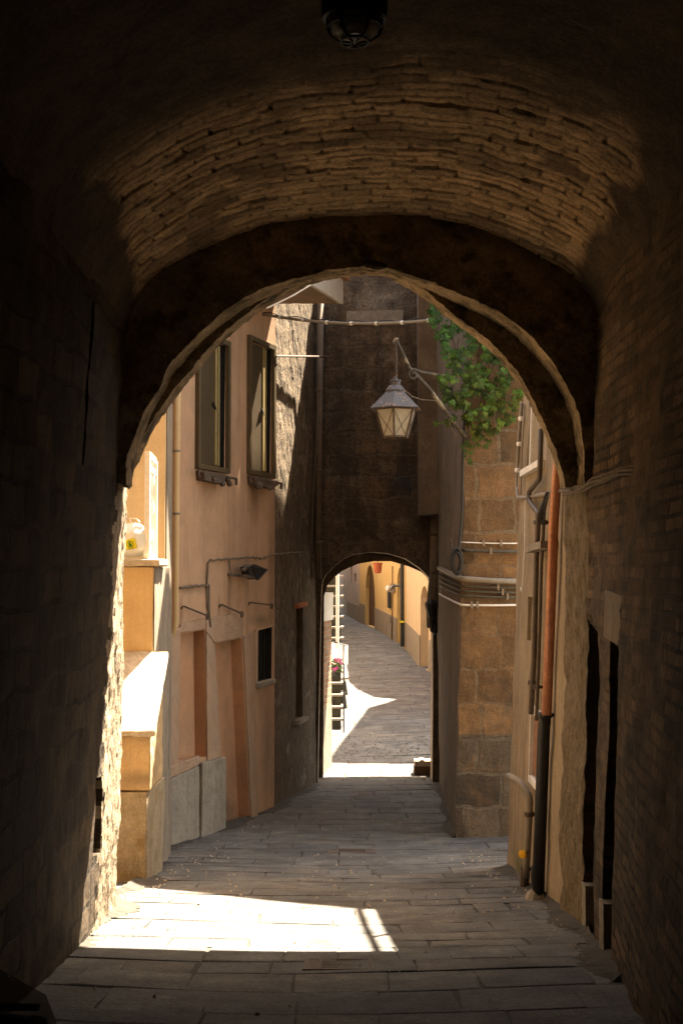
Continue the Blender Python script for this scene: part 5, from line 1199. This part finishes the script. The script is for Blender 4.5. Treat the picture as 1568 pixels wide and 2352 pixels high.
# cloth thrown over the rail
CL = MB(); g = []
for i in range(13):
    u = i / 12; row_ = []
    for j in range(9):
        v = j / 8; pxx = 762 + u * 37; py_ = 1476 + 8 * u + v * (46 - 6 * u + 4 * math.sin(u * 9)); 
        row_.append(V(pxx, py_, 22.0 + .05 * math.sin(u * 11 + v * 2) + .06 * v))
    g.append(row_)
CL.grid(np.array(g)); clo = solo('white_cloth', CL, M_cloth, 'white cloth hung out in the sun in front of the outside stairs', 'cloth', tuple(V(780, 1500, 22)))
md = clo.modifiers.new('thick', 'SOLIDIFY'); md.thickness = .008
RLO = thing('clothes_rail', 'thin dark rail and post carrying the white cloth', 'rail', tuple(V(789, 1640, 22.05)))
RL = MB(); RL.tube([V(764, 1474, 22.0), V(799, 1483, 22.0)], .012, 6); RL.build('bar', M_black, RLO)
RL = MB(); RL.tube([V(789, 1482, 22.05), (V(789, 1482, 22.05).x, 22.05, floor(22.05))], .014, 6); RL.build('post', M_black, RLO)
# flowers
fp_ = V(772, 1530, 21.9)
FLW = thing('flower_plant', 'hanging pot of bright pink flowers below the white cloth', 'plant', tuple(V(772, 1552, 21.95)))
mb = MB(); rl = random.Random(4)
for (cxp, cyp, nn) in ((774, 1518, 9), (770, 1536, 10), (781, 1519, 8)):
    mb = MB()
    for k in range(nn):
        q = V(cxp + rl.uniform(-5, 5), cyp + rl.uniform(-5, 5), 21.9 + rl.uniform(-.05, .05))
        for a in range(5):
            d = Vector((math.cos(a * 1.26), .3, math.sin(a * 1.26))) * .026; e = Vector((-d.z, 0, d.x)) * .6; mb.add([q, q + d * .6 + e * .6, q + d, q + d * .6 - e * .6], [(0, 1, 2, 3)])
    mb.build('flower_head', M_fpink, FLW, recalc=False)
mb = MB()
for k in range(60):
    q = V(774 + rl.uniform(-9, 9), 1526 + rl.uniform(-12, 16), 21.92 + rl.uniform(-.06, .06)); d = Vector((rl.uniform(-1, 1), rl.uniform(-1, .5), rl.uniform(-.4, .8))).normalized() * .05; e = d.orthogonal().normalized() * .02; mb.add([q - d, q + e, q + d, q - e], [(0, 1, 2, 3)])
mb.tube([V(772, 1525, 21.95), V(772, 1548, 21.95)], .012, 5); mb.build('leaves', mat('flower_leaf', (.10, .15, .03), None, 8, .6, 0), FLW, recalc=False)
mb = MB(); pb_ = V(772, 1552, 21.95); mb.lathe(pb_, [(.05, 0), (.08, .09), (.085, .10)], 12); mb.build('pot', M_black, FLW)
# guard stones: their backlit shade is put into the dark stone colour
for (a, b, c_, lab) in ((784, 1597, .30, 'tapering shade-darkened guard stone at the foot of the stairs, the further one'), (782, 1628, .32, 'tapering shade-darkened guard stone at the foot of the stairs, the nearer one')):
    p = G(a + 4, b - 2); mb = MB(); mb.lathe((p.x, p.y, p.z - .03), [(.10, 0), (.095, .05), (.055, c_), (.03, c_ + .03), (.005, c_ + .035)], 14)
    solo('guard_stone', mb, MATS['dark_stone'], lab, 'guard stone', (p.x, p.y, p.z), 'guard stones by the stairs')
# crate at the right jamb
cr = G(972, 1779); cr = Vector((cr.x, 18.62, floor(18.62)))
x0, x1_ = V(951, 1770, 18.55).x, 1.325
CR = thing('wooden_crate', 'dark brown wooden crate with a printed white cardboard box on top, at the far arch', 'crate', ((x0 + x1_) / 2, 18.7, floor(18.7)))
z0 = floor(18.7) + .012; hC = .115
mb = MB()
for z in (z0, z0 + .062): 
    for yq in (18.55, 18.80): mb.box(x0, x1_, yq, yq + .012, z, z + .05)
    for xq in (x0 + .001, x1_ - .013): mb.box(xq, xq + .012, 18.563, 18.799, z, z + .049)
mb.box(x0 + .013, x1_ - .014, 18.563, 18.799, z0 + .004, z0 + .012)
mb.build('slats', M_wood, CR)
CRB = MB(); CRB.box(x0 + .01, x1_ - .01, 18.57, 18.79, z0 + .118, z0 + .195); crb = CRB.build('cardboard_box', M_coping, CR)
mb = MB(); mb.box(x0 + .085, x0 + .14, 18.57, 18.79, z0 + .196, z0 + .212); mb.build('flap', M_coping, crb)
mb = MB(); text_mb(mb, 'S', .06, (x0 + .022, 18.567, z0 + .135), (1, 0, 0), (0, 0, 1)); mb.build('printed_mark', M_black, crb, recalc=False)
# grit and scraps on the paving
mb = MB(); rg = random.Random(9)
for k in range(420):
    D = rg.choice([rg.uniform(8.5, 16), rg.uniform(8.5, 12.5), rg.uniform(5, 9)]); side = rg.random()
    x = rg.uniform(-1.5, 1.3) if side < .5 else rg.choice([-1.45 + .06 * D - .55, 1.33]) + rg.gauss(0, .12) * (-1 if rg.random() < .5 else 1)
    r_ = rg.choice([.004, .006, .008, .012]); q = Vector((x, D, fz(x, D) + .004 + r_ * .5))
    vs_ = [q + Vector((r_ * math.cos(t) * rg.uniform(.7, 1.3), r_ * math.sin(t) * rg.uniform(.7, 1.3), -r_ * .6)) for t in np.linspace(0, 5.2, 6)] + [q + Vector((0, 0, r_ * .6))]
    mb.add(vs_, [(i, (i + 1) % 6, 6) for i in range(6)])
tag(mb.build('grit', M_coping), 'small pale grit and crumbs of plaster scattered on the paving', 'grit', kind='stuff')
